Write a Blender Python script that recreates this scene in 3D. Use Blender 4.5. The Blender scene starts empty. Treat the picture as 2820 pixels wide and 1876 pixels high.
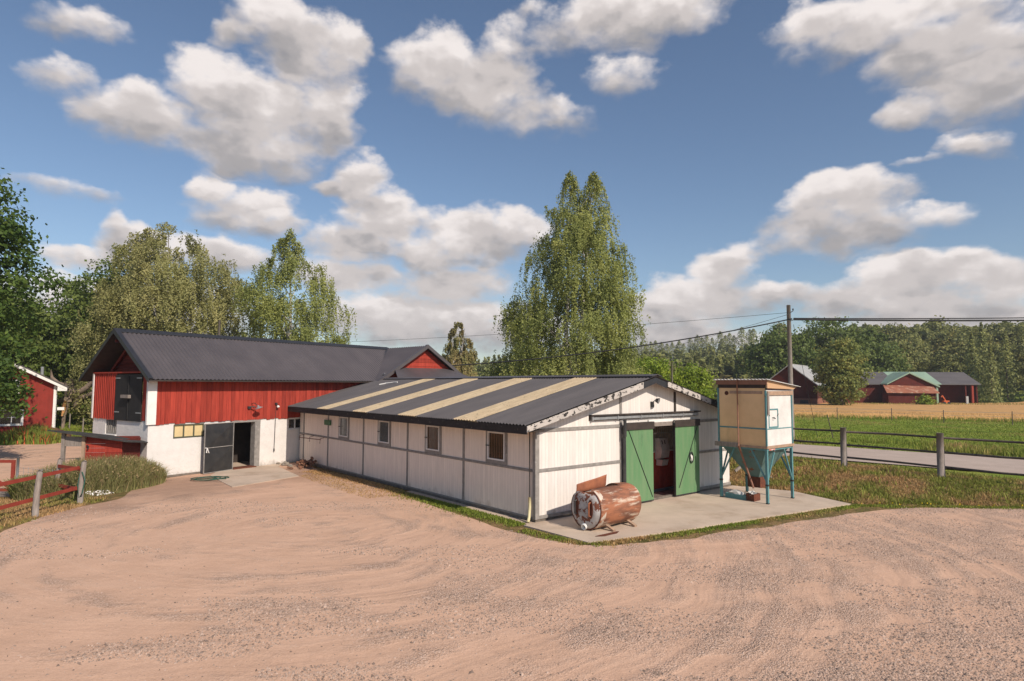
import bpy, math, random
import numpy as np
from mathutils import Vector, Matrix
random.seed(11); rng = np.random.default_rng(11)
sc = bpy.context.scene
COL = sc.collection
R = math.radians
# ------------------------------------------------------------------ camera
cam = bpy.data.cameras.new('camera'); cam.sensor_width = 36; cam.lens = 21.903
cam.clip_start = .1; cam.clip_end = 6000
co = bpy.data.objects.new('camera', cam); COL.objects.link(co); sc.camera = co
rt = Vector((.999995, -.000225, .003185)); up = Vector((-.003193, -.070321, .997519)); fw = Vector((0, .997524, .070322))
co.matrix_world = Matrix(((rt.x, up.x, -fw.x, 0), (rt.y, up.y, -fw.y, 0), (rt.z, up.z, -fw.z, 4.0), (0, 0, 0, 1)))
# ------------------------------------------------------------------ view
vs = sc.view_settings; vs.view_transform = 'Standard'; vs.look = 'None'; vs.exposure = .0; vs.gamma = 1; vs.use_curve_mapping = False
sc.cycles.max_bounces = 5; sc.cycles.diffuse_bounces = 3; sc.cycles.glossy_bounces = 2; sc.cycles.transmission_bounces = 3
sc.cycles.transparent_max_bounces = 6; sc.cycles.use_denoising = True; sc.cycles.sample_clamp_indirect = 6
# ------------------------------------------------------------------ sun
SUN_EL = R(37); SX, SY = .639, -.769
sd = Vector((SX*math.cos(SUN_EL), SY*math.cos(SUN_EL), math.sin(SUN_EL)))
sl = bpy.data.lights.new('sun', 'SUN'); sl.energy = 4.8; sl.angle = R(.55); sl.color = (1, .885, .755)
so = bpy.data.objects.new('sun', sl); COL.objects.link(so); so.rotation_euler = sd.to_track_quat('Z', 'Y').to_euler(); so.location = (20, -30, 40)
# ------------------------------------------------------------------ world: Nishita sky with procedural cumulus in azimuth / elevation
CLOUDS = [(-.547,.355,.078,.041),(-.467,.413,.054,.05),(-.394,.385,.122,.052),(-.287,.417,.05,.065),(-.417,.337,.119,.033),(-.334,.485,.077,.05),(-.374,.517,.069,.037),(-.282,.492,.04,.039),(-.633,.457,.05,.02),(-.639,.39,.035,.023),(-.446,.487,.03,.018),(-.13,.483,.074,.046),(-.043,.454,.086,.051),(.036,.411,.086,.031),(0,.51,.058,.029),(.079,.542,.079,.033),(.193,.549,.139,.032),(.234,.526,.103,.025),(.171,.469,.063,.032),(.563,.476,.13,.035),(.635,.42,.094,.055),(.665,.361,.062,.033),(.481,.49,.068,.031),(.594,.359,.054,.017),(.644,.306,.037,.017),(.579,.298,.023,.008),(.522,.257,.059,.038),(.45,.242,.057,.04),(.505,.209,.103,.029),(.593,.218,.044,.016),(.468,.276,.04,.024),(.339,.178,.053,.038),(.307,.137,.102,.034),(.4,.13,.051,.02),(.566,.152,.075,.026),(.628,.146,.06,.028),(.663,.12,.052,.03),(.518,.12,.074,.03),(.598,.103,.096,.029),(.261,.112,.098,.034),(-.07,.225,.105,.049),(0,.242,.053,.032),(-.14,.202,.055,.031),(-.104,.155,.097,.031),(-.249,.218,.073,.036),(-.241,.316,.044,.041),(-.209,.26,.071,.039),(-.29,.302,.033,.014),(-.261,.164,.079,.028),(-.034,.163,.039,.028),(-.414,.256,.068,.034),(-.456,.278,.034,.021),(-.371,.238,.037,.019),(-.627,.251,.047,.015),(-.541,.192,.057,.029),(-.58,.214,.017,.023),(-.619,.166,.047,.016),(-.424,.18,.07,.028),(-.487,.192,.05,.027),(-.159,.103,.176,.038),(-.041,.083,.152,.031),(.26,.07,.10,.03),(.455,.062,.09,.022),(.621,.081,.149,.028),(-.577,.095,.173,.047),
          (1.0,.35,.15,.06),(-1.0,.3,.15,.07),(1.2,.12,.25,.05),(-1.1,.1,.25,.05)]
w = bpy.data.worlds.new('World'); sc.world = w; w.use_nodes = True
nt = w.node_tree; N = nt.nodes; L = nt.links; N.clear()
def nn(t, nt_=None, **k):
    n = (nt_ or nt).nodes.new(t)
    for a, b in k.items(): setattr(n, a, b)
    return n
def mth(op, a, b=None, c=None, clamp=False):
    n = nn('ShaderNodeMath', operation=op); n.use_clamp = clamp
    for i, q in enumerate((a, b, c)):
        if q is None: continue
        if isinstance(q, (int, float)): n.inputs[i].default_value = q
        else: L.new(q, n.inputs[i])
    return n.outputs[0]
def vmth(op, a, b=None, c=None, out=0):
    n = nn('ShaderNodeVectorMath', operation=op)
    for i, q in enumerate((a, b, c)):
        if q is None: continue
        if isinstance(q, (tuple, list)): n.inputs[i].default_value = q
        else: L.new(q, n.inputs[i])
    return n.outputs[out]
tc = nn('ShaderNodeTexCoord').outputs['Generated']
sep = nn('ShaderNodeSeparateXYZ'); L.new(tc, sep.inputs[0])
az = mth('ARCTAN2', sep.outputs[0], sep.outputs[1]); el = mth('ARCSINE', sep.outputs[2])
cmb = nn('ShaderNodeCombineXYZ'); L.new(az, cmb.inputs[0]); L.new(el, cmb.inputs[1]); P0 = cmb.outputs[0]
def noise(vec, scale, detail=6, rough=.55, out='Fac', dist=0.0):
    n = nn('ShaderNodeTexNoise'); L.new(vec, n.inputs['Vector']); n.inputs['Scale'].default_value = scale
    n.inputs['Detail'].default_value = detail; n.inputs['Roughness'].default_value = rough; n.inputs['Distortion'].default_value = dist
    return n.outputs[out]
P0s = vmth('MULTIPLY', P0, (1, 1.5, 1))
wv = vmth('MULTIPLY', vmth('SUBTRACT', noise(P0s, 6, 3, .5, 'Color'), (.5, .5, .5)), (.10, .055, 0))
wv2 = vmth('MULTIPLY', vmth('SUBTRACT', noise(P0s, 26, 4, .55, 'Color'), (.5, .5, .5)), (.030, .022, 0))
Pw = vmth('ADD', vmth('ADD', P0, wv), wv2)
tot = None; sw = None; sy = None
Pc = Pw
THIN = {8, 9, 10, 13, 14, 15, 18, 29, 24, 25, 49, 53, 55}
for ci_, (a, e, rx, ry) in enumerate(CLOUDS):
    rx *= 1.26; ry *= 1.28
    if tot is not None: Pc = vmth('MULTIPLY_ADD', tot, (1e-9, 1e-9, 1e-9), Pc)
    dv = vmth('MULTIPLY_ADD', Pc, (1/rx, 1/ry, 0), (-a/rx, -e/ry, 0))
    v = mth('SUBTRACT', 1, vmth('DOT_PRODUCT', dv, dv, out=1))
    if ci_ in THIN: v = mth('MULTIPLY_ADD', v, .68, -.06)
    tot = v if tot is None else mth('SMOOTH_MAX', tot, v, .22)
    s2 = nn('ShaderNodeSeparateXYZ'); L.new(dv, s2.inputs[0])
    vc = mth('MAXIMUM', mth('ADD', v, .25), 0)
    sw = vc if sw is None else mth('ADD', sw, vc)
    sy = mth('MULTIPLY', vc, s2.outputs[1]) if sy is None else mth('MULTIPLY_ADD', vc, s2.outputs[1], sy)
    Pc = vmth('MULTIPLY_ADD', sy, (1e-9, 1e-9, 1e-9), Pc)
rely = mth('DIVIDE', sy, mth('ADD', sw, .03))
def billow(vec, scale):
    q = nn('ShaderNodeTexVoronoi', feature='F1', distance='EUCLIDEAN', normalize=True); L.new(vec, q.inputs['Vector'])
    q.inputs['Scale'].default_value = scale; q.inputs['Detail'].default_value = 1.6; q.inputs['Roughness'].default_value = .55; q.inputs['Lacunarity'].default_value = 2.2
    return mth('SUBTRACT', 1, q.outputs['Distance'])
Pb = vmth('ADD', P0s, vmth('MULTIPLY', wv2, (.8, 1.2, 0)))
bA = billow(Pb, 17); bB = billow(vmth('ADD', Pb, (.006, .017, 0)), 17)
nA = noise(P0s, 15, 9, .56)
nD = noise(P0s, 8, 4, .5); nE = noise(vmth('ADD', P0s, (.015, .040, 0)), 8, 4, .5)
dens = mth('ADD', tot, mth('MULTIPLY', mth('SUBTRACT', nA, .5), 1.7))
dens = mth('ADD', dens, mth('MULTIPLY', mth('SUBTRACT', bA, .68), .85))
dens = mth('SUBTRACT', dens, .12)
topness = mth('MULTIPLY_ADD', rely, .8, .55, clamp=True)
wid = mth('MULTIPLY_ADD', topness, -.52, 1.12)
cover = mth('DIVIDE', mth('ADD', dens, .10), wid, clamp=True)
cover = mth('MULTIPLY', mth('MULTIPLY', cover, cover), mth('MULTIPLY_ADD', cover, -2, 3))
lit = mth('ADD', mth('MULTIPLY', rely, .58), mth('MULTIPLY', mth('SUBTRACT', bA, bB), .62))
lit = mth('ADD', lit, mth('MULTIPLY', mth('SUBTRACT', nD, nE), .85))
lit = mth('ADD', lit, mth('MULTIPLY', mth('SUBTRACT', nA, .5), -.25))
lit = mth('SUBTRACT', lit, mth('MULTIPLY', mth('MAXIMUM', dens, 0), .13))
rmp = nn('ShaderNodeValToRGB'); L.new(mth('ADD', lit, .72, clamp=True), rmp.inputs[0]); rmp.color_ramp.interpolation = 'EASE'
er = rmp.color_ramp.elements
er[0].position = .0; er[0].color = (.25, .25, .28, 1); er[1].position = .97; er[1].color = (.93, .86, .83, 1)
for p_, c_ in ((.33, (.42, .395, .395, 1)), (.62, (.64, .585, .565, 1))):
    q = er.new(p_); q.color = c_
sky = nn('ShaderNodeTexSky', sky_type='NISHITA'); sky.sun_disc = False; sky.sun_elevation = SUN_EL; sky.sun_rotation = R(140.3)
sky.air_density = 1.0; sky.dust_density = .6; sky.ozone_density = 1.6; sky.altitude = 100
SKYS = .115
skc = vmth('SCALE', sky.outputs[0]); skc.node.inputs['Scale'].default_value = SKYS
skc = vmth('MULTIPLY', skc, (.90, .92, .95))
mx = nn('ShaderNodeMix', data_type='RGBA'); L.new(mth('MULTIPLY', cover, .97), mx.inputs[0]); L.new(skc, mx.inputs[6]); L.new(rmp.outputs[0], mx.inputs[7])
bgd = nn('ShaderNodeBackground'); bgd.inputs[1].default_value = 1.0; L.new(mx.outputs[2], bgd.inputs[0])
wo = nn('ShaderNodeOutputWorld'); L.new(bgd.outputs[0], wo.inputs[0])
w.cycles.sampling_method = 'MANUAL'; w.cycles.sample_map_resolution = 512
# ------------------------------------------------------------------ materials
MATS = {}
def mat(name, col, col2=None, rough=.8, ns=4., nd=6, stretch=(1, 1, 1), lo=.35, hi=.65, bump=0., bs=30., metallic=0., var=.0, vcol=None,
        col3=None, n3=2., lo3=.55, hi3=.62, st3=(1, 1, 1), spec=.3, groove=None, coat=0., bumpdist=.01, trans=0., hvar=0., splash=None):
    if name in MATS: return MATS[name]
    m = bpy.data.materials.new(name); m.use_nodes = True; t = m.node_tree; t.nodes.clear()
    lk = t.links.new; nw = lambda ty, **k: nn(ty, t, **k)
    b = nw('ShaderNodeBsdfPrincipled'); o = nw('ShaderNodeOutputMaterial')
    b.inputs['Roughness'].default_value = rough; b.inputs['Metallic'].default_value = metallic; b.inputs['Specular IOR Level'].default_value = spec
    b.inputs['Coat Weight'].default_value = coat
    cx = nw('ShaderNodeTexCoord').outputs['Object']
    def mapped(s):
        mp = nw('ShaderNodeMapping'); lk(cx, mp.inputs[0]); mp.inputs['Scale'].default_value = s; return mp.outputs[0]
    def noi(s, st, d=6, r=.6):
        n_ = nw('ShaderNodeTexNoise'); lk(mapped(st), n_.inputs['Vector']); n_.inputs['Scale'].default_value = s; n_.inputs['Detail'].default_value = d; n_.inputs['Roughness'].default_value = r
        return n_.outputs['Fac']
    def rng_(x, a, c_):
        q = nw('ShaderNodeMapRange'); lk(x, q.inputs[0]); q.inputs[1].default_value = a; q.inputs[2].default_value = c_; return q.outputs[0]
    def mixc(f, a, c_, bt='MIX'):
        q = nw('ShaderNodeMix', data_type='RGBA', blend_type=bt)
        if isinstance(f, float): q.inputs[0].default_value = f
        else: lk(f, q.inputs[0])
        for i, z_ in ((6, a), (7, c_)):
            if isinstance(z_, (tuple, list)): q.inputs[i].default_value = tuple(z_[:3]) + (1,)
            else: lk(z_, q.inputs[i])
        return q.outputs[2]
    col2 = col2 or tuple(c*.78 for c in col)
    c = mixc(rng_(noi(ns, stretch, nd), lo, hi), col, col2)
    if col3: c = mixc(rng_(noi(n3, st3, 8, .65), lo3, hi3), c, col3)
    if vcol: # second colour chosen per face by attribute 'tone'
        at_ = nw('ShaderNodeAttribute', attribute_name='tone'); c = mixc(at_.outputs['Fac'], c, vcol)
    if groove: # (axis, width, dark) narrow grooves between boards; tone per board
        ax, wd, dk = groove
        s_ = nw('ShaderNodeSeparateXYZ'); lk(cx, s_.inputs[0])
        d_ = nw('ShaderNodeMath', operation='DIVIDE'); lk(s_.outputs[ax], d_.inputs[0]); d_.inputs[1].default_value = wd
        fr = nw('ShaderNodeMath', operation='FRACT'); lk(d_.outputs[0], fr.inputs[0])
        fl = nw('ShaderNodeMath', operation='FLOOR'); lk(d_.outputs[0], fl.inputs[0])
        wn = nw('ShaderNodeTexWhiteNoise', noise_dimensions='1D'); lk(fl.outputs[0], wn.inputs['W'])
        tn = rng_(wn.outputs[0], 0., 1.); mpn = tn.node; mpn.inputs[3].default_value = 1-dk*.15; mpn.inputs[4].default_value = 1.0
        c = mixc(1.0, c, tn, 'MULTIPLY')
        pp = nw('ShaderNodeMath', operation='PINGPONG'); lk(fr.outputs[0], pp.inputs[0]); pp.inputs[1].default_value = .5
        gv = rng_(pp.outputs[0], 0.0, .045); 
        gn = nw('ShaderNodeMath', operation='MULTIPLY'); lk(wn.outputs[0], gn.inputs[0]); gn.inputs[1].default_value = dk
        inv = nw('ShaderNodeMath', operation='SUBTRACT'); inv.inputs[0].default_value = 1; lk(gv, inv.inputs[1])
        mm = nw('ShaderNodeMath', operation='MULTIPLY'); lk(inv.outputs[0], mm.inputs[0]); lk(gn.outputs[0], mm.inputs[1])
        c = mixc(mm.outputs[0], c, (.05, .045, .04))
    if var > 0:
        at_ = nw('ShaderNodeAttribute', attribute_name='var')
        vv = rng_(at_.outputs['Fac'], 0, 1); vv.node.inputs[3].default_value = 1-var; vv.node.inputs[4].default_value = 1+var
        hs = nw('ShaderNodeHueSaturation'); lk(vv, hs.inputs['Value']); lk(c, hs.inputs['Color'])
        if hvar:
            hv = rng_(at_.outputs['Fac'], 0, 1); hv.node.inputs[3].default_value = .5+hvar; hv.node.inputs[4].default_value = .5-hvar
            lk(hv, hs.inputs['Hue'])
        c = hs.outputs[0]
    if splash: # mud splashed up from the ground: (height, colour)
        s_ = nw('ShaderNodeSeparateXYZ'); lk(cx, s_.inputs[0]); nz_ = noi(2.2, (1, 1, .6), 6, .7)
        ad = nw('ShaderNodeMath', operation='MULTIPLY_ADD'); lk(nz_, ad.inputs[0]); ad.inputs[1].default_value = -splash[0]*2.6; lk(s_.outputs[2], ad.inputs[2])
        f_ = rng_(ad.outputs[0], -splash[0]*1.5, -splash[0]*.75); f_.node.inputs[3].default_value = .72; f_.node.inputs[4].default_value = 0.0
        c = mixc(f_, c, splash[1])
    lk(c, b.inputs['Base Color'])
    if bump > 0:
        bp = nw('ShaderNodeBump'); bp.inputs['Strength'].default_value = bump; bp.inputs['Distance'].default_value = bumpdist
        lk(noi(bs, stretch, 5), bp.inputs['Height']); lk(bp.outputs[0], b.inputs['Normal'])
    if trans > 0:
        tr = nw('ShaderNodeBsdfTranslucent'); lk(c, tr.inputs[0]); ms = nw('ShaderNodeMixShader'); ms.inputs[0].default_value = trans
        lk(b.outputs[0], ms.inputs[1]); lk(tr.outputs[0], ms.inputs[2]); lk(ms.outputs[0], o.inputs[0])
    else: lk(b.outputs[0], o.inputs[0])
    MATS[name] = m; return m

white_boards = mat('white_boards', (.76, .715, .67), (.69, .645, .60), .75, ns=3, stretch=(3, 3, .5), groove=(0, .127, .80), bump=.1, bs=18, col3=(.50, .47, .44), n3=2.2, lo3=.64, hi3=.78, st3=(9, 9, .35), splash=(.42, (.30, .22, .16)))
white_boards_shade_lift = mat('white_boards_shade_lift', (.87, .765, .665), (.79, .69, .60), .75, ns=3, stretch=(3, 3, .5), groove=(1, .127, .60), bump=.1, bs=18, col3=(.52, .49, .46), n3=2.2, lo3=.60, hi3=.78, st3=(9, 9, .35), splash=(.42, (.34, .255, .19)))  # same white boards, colour lightened and warmed to offset the long wall's shade
grey_trim = mat('grey_trim', (.29, .27, .25), (.21, .195, .18), .8, ns=6, stretch=(1, 1, 1), bump=.1, col3=(.42, .40, .37), n3=9, lo3=.62, hi3=.7)
plaster = mat('white_plaster', (.72, .685, .655), (.65, .62, .59), .9, ns=2.5, bump=.5, bs=9, bumpdist=.03, col3=(.48, .44, .40), n3=3.2, lo3=.66, hi3=.78, splash=(.38, (.22, .18, .14)))
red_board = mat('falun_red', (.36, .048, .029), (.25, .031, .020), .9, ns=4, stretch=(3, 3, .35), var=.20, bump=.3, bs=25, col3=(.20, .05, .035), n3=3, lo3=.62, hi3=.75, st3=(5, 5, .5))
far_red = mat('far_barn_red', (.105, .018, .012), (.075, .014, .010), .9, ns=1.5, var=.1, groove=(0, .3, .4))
red_dark = mat('falun_red_shade', (.14, .022, .015), (.09, .015, .011), .85, ns=5, stretch=(1, 1, 3), var=.2, bump=.2)  # red darkened so the colour carries the shade of the barn gable triangle
red_paint = mat('red_house_paint', (.26, .033, .023), (.21, .028, .019), .85, ns=2, groove=(0, .11, .35))
roof_metal = mat('dark_roof_sheet', (.092, .080, .083), (.066, .058, .062), .45, ns=.9, nd=9, stretch=(1, .5, 1), lo=.3, hi=.7, spec=.5)
roof_black = mat('black_trim_sheet', (.022, .023, .027), (.03, .03, .034), .4, spec=.5)
roof_eternit = mat('charcoal_roof_sheet', (.118, .106, .105), (.084, .077, .078), .6, ns=.8, nd=10, spec=.35, stretch=(.5, 2, 1), lo=.3, hi=.7, col3=(.22, .21, .20), n3=28, lo3=.72, hi3=.75)
roof_panel_m = mat('weathered_translucent_sheet', (.86, .69, .46), (.68, .53, .34), .7, trans=.42, ns=3.5, nd=8, stretch=(.6, 2, .6), col3=(.24, .18, .12), n3=14, lo3=.58, hi3=.72)
peeling = mat('peeling_white_board', (.50, .46, .42), (.40, .37, .34), .85, ns=4, col3=(.035, .032, .03), n3=6, lo3=.545, hi3=.56, st3=(1, 1, 1.4), bump=.3)
peeling_dark = mat('rotten_black_board', (.035, .031, .030), (.02, .018, .018), .85, ns=4, col3=(.16, .13, .11), n3=8, lo3=.60, hi3=.66, bump=.4)
green_door = mat('green_door_paint', (.100, .225, .100), (.150, .245, .125), .7, ns=1.6, stretch=(3, 3, .5), groove=(0, .145, .30), bump=.08, col3=(.07, .13, .07), n3=1.8, lo3=.60, hi3=.75, st3=(2, 2, .5), splash=(.16, (.12, .12, .07)))
dark_wood = mat('dark_brown_wood', (.055, .042, .036), (.035, .028, .025), .8, bump=.2)
galv = mat('galvanised', (.40, .41, .42), (.30, .31, .32), .45, metallic=.5, ns=8)
black_steel = mat('black_steel', (.020, .021, .023), (.036, .036, .036), .5, ns=3, spec=.5, col3=(.07, .068, .062), n3=2.4, lo3=.6, hi3=.8)
black_boards = mat('black_boards', (.016, .016, .018), (.024, .023, .023), .7, groove=(1, .16, .6))
glass_dark = mat('dark_window_glass', (.020, .022, .022), (.03, .03, .028), .08, spec=.8)
glass_brown = mat('brown_window_glass', (.07, .042, .018), (.025, .018, .010), .15, ns=5, stretch=(5, 5, .5), spec=.7)
concrete = mat('concrete', (.56, .445, .345), (.47, .375, .29), .9, ns=.9, nd=9, bump=.25, bs=40, col3=(.34, .25, .175), n3=.75, lo3=.50, hi3=.78)
concrete_dk = mat('damp_concrete', (.20, .17, .14), (.12, .10, .085), .9, ns=4, bump=.4, bs=20)
yellow_board = mat('yellow_boarding', (.66, .52, .27), (.58, .45, .24), .7, ns=3)
tan_board = mat('tan_plywood', (.76, .515, .28), (.66, .44, .235), .7, ns=1.4, nd=8, col3=(.40, .27, .13), n3=1.2, lo3=.56, hi3=.75, st3=(1, 1, .5))
white_sheet = mat('painted_white_sheet', (.70, .685, .655), (.58, .565, .54), .75, ns=2.2, nd=9, bump=.05)
teal = mat('teal_steel_paint', (.085, .22, .24), (.12, .26, .27), .55, ns=7, col3=(.12, .055, .03), n3=5, lo3=.64, hi3=.68)
raw_wood = mat('raw_wood', (.42, .28, .19), (.30, .205, .145), .8, ns=5, stretch=(2, 2, 2), bump=.15)
brown_wood = mat('brown_painted_wood', (.27, .13, .085), (.20, .10, .07), .8, ns=5)
old_wood = mat('silvered_wood', (.30, .255, .225), (.19, .16, .14), .9, ns=5, stretch=(6, 6, .8), bump=.5, bs=22, nd=8)
rail_wood = mat('weathered_rail', (.135, .108, .09), (.08, .064, .055), .9, ns=6, bump=.4)
rust = mat('rusty_tank_shell', (.34, .135, .070), (.165, .070, .042), .7, ns=3.2, nd=9, stretch=(.45, 1, 1.6), lo=.42, hi=.58, col3=(.56, .46, .36), n3=3.4, lo3=.53, hi3=.64, st3=(.3, 1, 1.9), bump=.15, spec=.4)
rust_in = mat('rusty_tank_inside', (.36, .13, .065), (.25, .09, .05), .8, ns=4, bump=.2)
rust_end = mat('chipped_tank_end', (.50, .48, .46), (.36, .33, .31), .7, ns=4, col3=(.17, .06, .035), n3=5.5, lo3=.525, hi3=.55, bump=.1)
rust_deep = mat('deep_rust', (.16, .052, .028), (.10, .035, .02), .85, ns=8)
cable_m = mat('black_cable', (.02, .02, .022), rough=.6)
hose_m = mat('green_hose', (.02, .09, .06), rough=.45)
cream = mat('cream_plastic', (.66, .58, .34), rough=.5)
white_p = mat('white_paint', (.78, .76, .73), (.70, .68, .65), .7)
bark_birch = mat('birch_bark', (.50, .47, .43), (.10, .09, .08), .85, ns=5, stretch=(1, 1, 3), lo=.5, hi=.62)
bark = mat('bark', (.13, .10, .075), (.07, .055, .042), .95, ns=5, bump=.6)
dead_wood = mat('dead_grey_wood', (.24, .18, .14), (.15, .115, .09), .95, ns=3, bump=.6, bs=10, nd=8)
fresh_wood = mat('split_wood', (.55, .27, .10), (.42, .22, .10), .9, ns=4, bump=.4)
brick_m = mat('red_brown_rubble', (.24, .11, .065), (.13, .07, .045), .9, ns=6, var=.35, bump=.5)
stone_m = mat('field_stone', (.42, .36, .29), (.30, .26, .22), .9, ns=6, var=.3, bump=.5)
pebble_m = mat('pebble', (.42, .305, .24), (.33, .24, .19), .9, var=.5)
brick_wall = mat('brick_wall', (.26, .11, .075), (.20, .09, .06), .9, ns=9)
silver_roof = mat('pale_metal_roof', (.42, .42, .41), (.33, .33, .33), .5, ns=.6)
green_roof = mat('pale_green_roof', (.26, .36, .27), (.21, .30, .23), .6, ns=.5)
rust_roof = mat('rusty_sheet_roof', (.32, .125, .07), (.24, .09, .055), .7, ns=.9, col3=(.40, .24, .17), n3=1.5, lo3=.55, hi3=.6)
orange_m = mat('orange_paint', (.55, .11, .03), rough=.5)
feeder_m = mat('grey_plastic_box', (.70, .66, .61), rough=.6)
sign_green = mat('sign_green', (.015, .12, .035), rough=.5)
leaf_mix = dict(rough=.6, spec=.3, trans=.38)
leaf_birch = mat('birch_leaves', (.345, .365, .11), (.235, .27, .075), ns=.5, var=.40, hvar=.018, **leaf_mix)
leaf_birch2 = mat('weeping_birch_leaves', (.38, .36, .15), (.28, .28, .10), ns=.5, var=.34, hvar=.015, **leaf_mix)
leaf_green = mat('green_leaves', (.165, .215, .048), (.105, .150, .034), ns=.4, var=.40, hvar=.02, **leaf_mix)
leaf_maple = mat('maple_leaves', (.100, .160, .030), (.060, .110, .022), ns=.7, var=.45, hvar=.02, **leaf_mix)
leaf_bright = mat('bright_maple_leaves', (.27, .33, .035), (.18, .27, .026), ns=.4, var=.35, hvar=.02, **leaf_mix)
leaf_spruce = mat('conifer_needles', (.32, .335, .115), (.22, .245, .08), ns=.05, var=.45, hvar=.015, vcol=(.25, .19, .085), **leaf_mix)
leaf_olive = mat('olive_leaves', (.27, .275, .085), (.195, .21, .065), ns=.3, var=.38, hvar=.02, vcol=(.28, .24, .07), **leaf_mix)
grass_m = mat('grass_blades', (.27, .32, .055), (.19, .24, .040), rough=.7, ns=.7, var=.35, vcol=(.50, .32, .15), trans=.42, spec=.2)
reed_m = mat('reed_blades', (.24, .265, .085), (.17, .195, .065), rough=.7, ns=.8, var=.35, vcol=(.46, .32, .19), trans=.4, spec=.2)
flower_m = mat('perennials', (.17, .24, .04), (.22, .25, .045), rough=.7, ns=1.2, var=.35, vcol=(.55, .14, .06), trans=.25)
wheat_m = mat('ripe_wheat', (.82, .47, .18), (.72, .41, .155), rough=.9, ns=.35, nd=10, stretch=(1, .4, 1), bump=.8, bs=6, bumpdist=.2, var=.25, col3=(.34, .22, .10), n3=1.2, lo3=.5, hi3=.9)

# ------------------------------------------------------------------ geometry helpers
def link(o): COL.objects.link(o); return o
def mesh_obj(name, V, F, m, par=None, loc=None, rz=0, smooth=False, var=None, tone=None):
    me = bpy.data.meshes.new(name)
    V = np.asarray(V, np.float32).reshape(-1, 3)
    if isinstance(F, np.ndarray):
        k = F.shape[1]; nf = len(F)
        me.vertices.add(len(V)); me.vertices.foreach_set('co', V.ravel())
        me.loops.add(nf*k); me.loops.foreach_set('vertex_index', F.astype(np.int32).ravel())
        me.polygons.add(nf); me.polygons.foreach_set('loop_start', np.arange(0, nf*k, k, dtype=np.int32)); me.polygons.foreach_set('loop_total', np.full(nf, k, np.int32))
        me.update(calc_edges=True)
    else:
        me.from_pydata([tuple(map(float, v)) for v in V], [], F); me.update()
    if smooth: me.polygons.foreach_set('use_smooth', np.ones(len(me.polygons), bool))
    if var is not None:
        a = me.attributes.new('var', 'FLOAT', 'FACE'); a.data.foreach_set('value', np.asarray(var, np.float32))
    if tone is not None:
        a = me.attributes.new('tone', 'FLOAT', 'FACE'); a.data.foreach_set('value', np.asarray(tone, np.float32))
    me.materials.append(m)
    o = bpy.data.objects.new(name, me); link(o)
    if par is not None: o.parent = par
    if loc is not None: o.location = loc
    if rz: o.rotation_euler = (0, 0, rz)
    return o
class MB:
    def __init__(s): s.v = []; s.f = []; s.a = []
    def add(s, vs_, fs, var=None):
        n = len(s.v); s.v += [tuple(v) for v in vs_]; s.f += [tuple(i+n for i in f) for f in fs]
        va = random.random() if var is None else var; s.a += [va]*len(fs); return s
    def box(s, x0, x1, y0, y1, z0, z1, var=None):
        return s.add([(x0,y0,z0),(x1,y0,z0),(x1,y1,z0),(x0,y1,z0),(x0,y0,z1),(x1,y0,z1),(x1,y1,z1),(x0,y1,z1)],
                     [(3,2,1,0),(4,5,6,7),(0,1,5,4),(1,2,6,5),(2,3,7,6),(3,0,4,7)], var)
    def prism(s, poly, ext, var=None):
        n = len(poly); p = [Vector(q) for q in poly]; e = Vector(ext)
        fs = [tuple(range(n))[::-1], tuple(range(n, 2*n))]+[(i, (i+1) % n, n+(i+1) % n, n+i) for i in range(n)]
        return s.add(p+[q+e for q in p], fs, var)
    def beam(s, p, q, w_, h_, up_=(0, 0, 1), var=None):
        p = Vector(p); q = Vector(q); d = (q-p).normalized(); u_ = Vector(up_)
        if abs(d.dot(u_)) > .98: u_ = Vector((1, 0, 0))
        sdv = d.cross(u_).normalized(); u_ = sdv.cross(d).normalized(); a = sdv*w_/2; b = u_*h_/2
        vs_ = [c+k for c in (p, q) for k in (-a-b, a-b, a+b, -a+b)]
        return s.add(vs_, [(3,2,1,0),(4,5,6,7),(0,1,5,4),(1,2,6,5),(2,3,7,6),(3,0,4,7)], var)
    def tube(s, pts, r, n=8, var=None, cap=True):
        pts = [Vector(p) for p in pts]; rr = r if isinstance(r, (list, tuple)) else [r]*len(pts)
        base = []; vs_ = []
        ref = Vector((0, 0, 1))
        for i, p in enumerate(pts):
            d = (pts[min(i+1, len(pts)-1)]-pts[max(i-1, 0)]).normalized()
            if abs(d.dot(ref)) > .95: ref = Vector((1, 0, 0)) if abs(d.x) < .9 else Vector((0, 1, 0))
            a = d.cross(ref).normalized(); b = d.cross(a).normalized()
            for k in range(n):
                t = 2*math.pi*k/n; vs_.append(p+(a*math.cos(t)+b*math.sin(t))*rr[i])
        fs = []
        for i in range(len(pts)-1):
            for k in range(n): fs.append((i*n+k, i*n+(k+1) % n, (i+1)*n+(k+1) % n, (i+1)*n+k))
        if cap: fs += [tuple(range(n)), tuple(range((len(pts)-1)*n, len(pts)*n))[::-1]]
        return s.add(vs_, fs, var)
    def lathe(s, prof, o, ax, n=20, var=None):  # prof (r, t) along axis ax from o
        ax = Vector(ax).normalized(); ref = Vector((0, 0, 1)) if abs(ax.z) < .9 else Vector((1, 0, 0))
        a = ax.cross(ref).normalized(); b = ax.cross(a); o = Vector(o); vs_ = []; fs = []
        for r, t in prof:
            for k in range(n):
                q = 2*math.pi*k/n; vs_.append(o+ax*t+(a*math.cos(q)+b*math.sin(q))*r)
        for i in range(len(prof)-1):
            for k in range(n): fs.append((i*n+k, i*n+(k+1) % n, (i+1)*n+(k+1) % n, (i+1)*n+k))
        return s.add(vs_, fs, var)
    def build(s, name, m, par=None, loc=None, rz=0, smooth=False):
        return mesh_obj(name, s.v, s.f, m, par, loc, rz, smooth, var=s.a)
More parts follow.
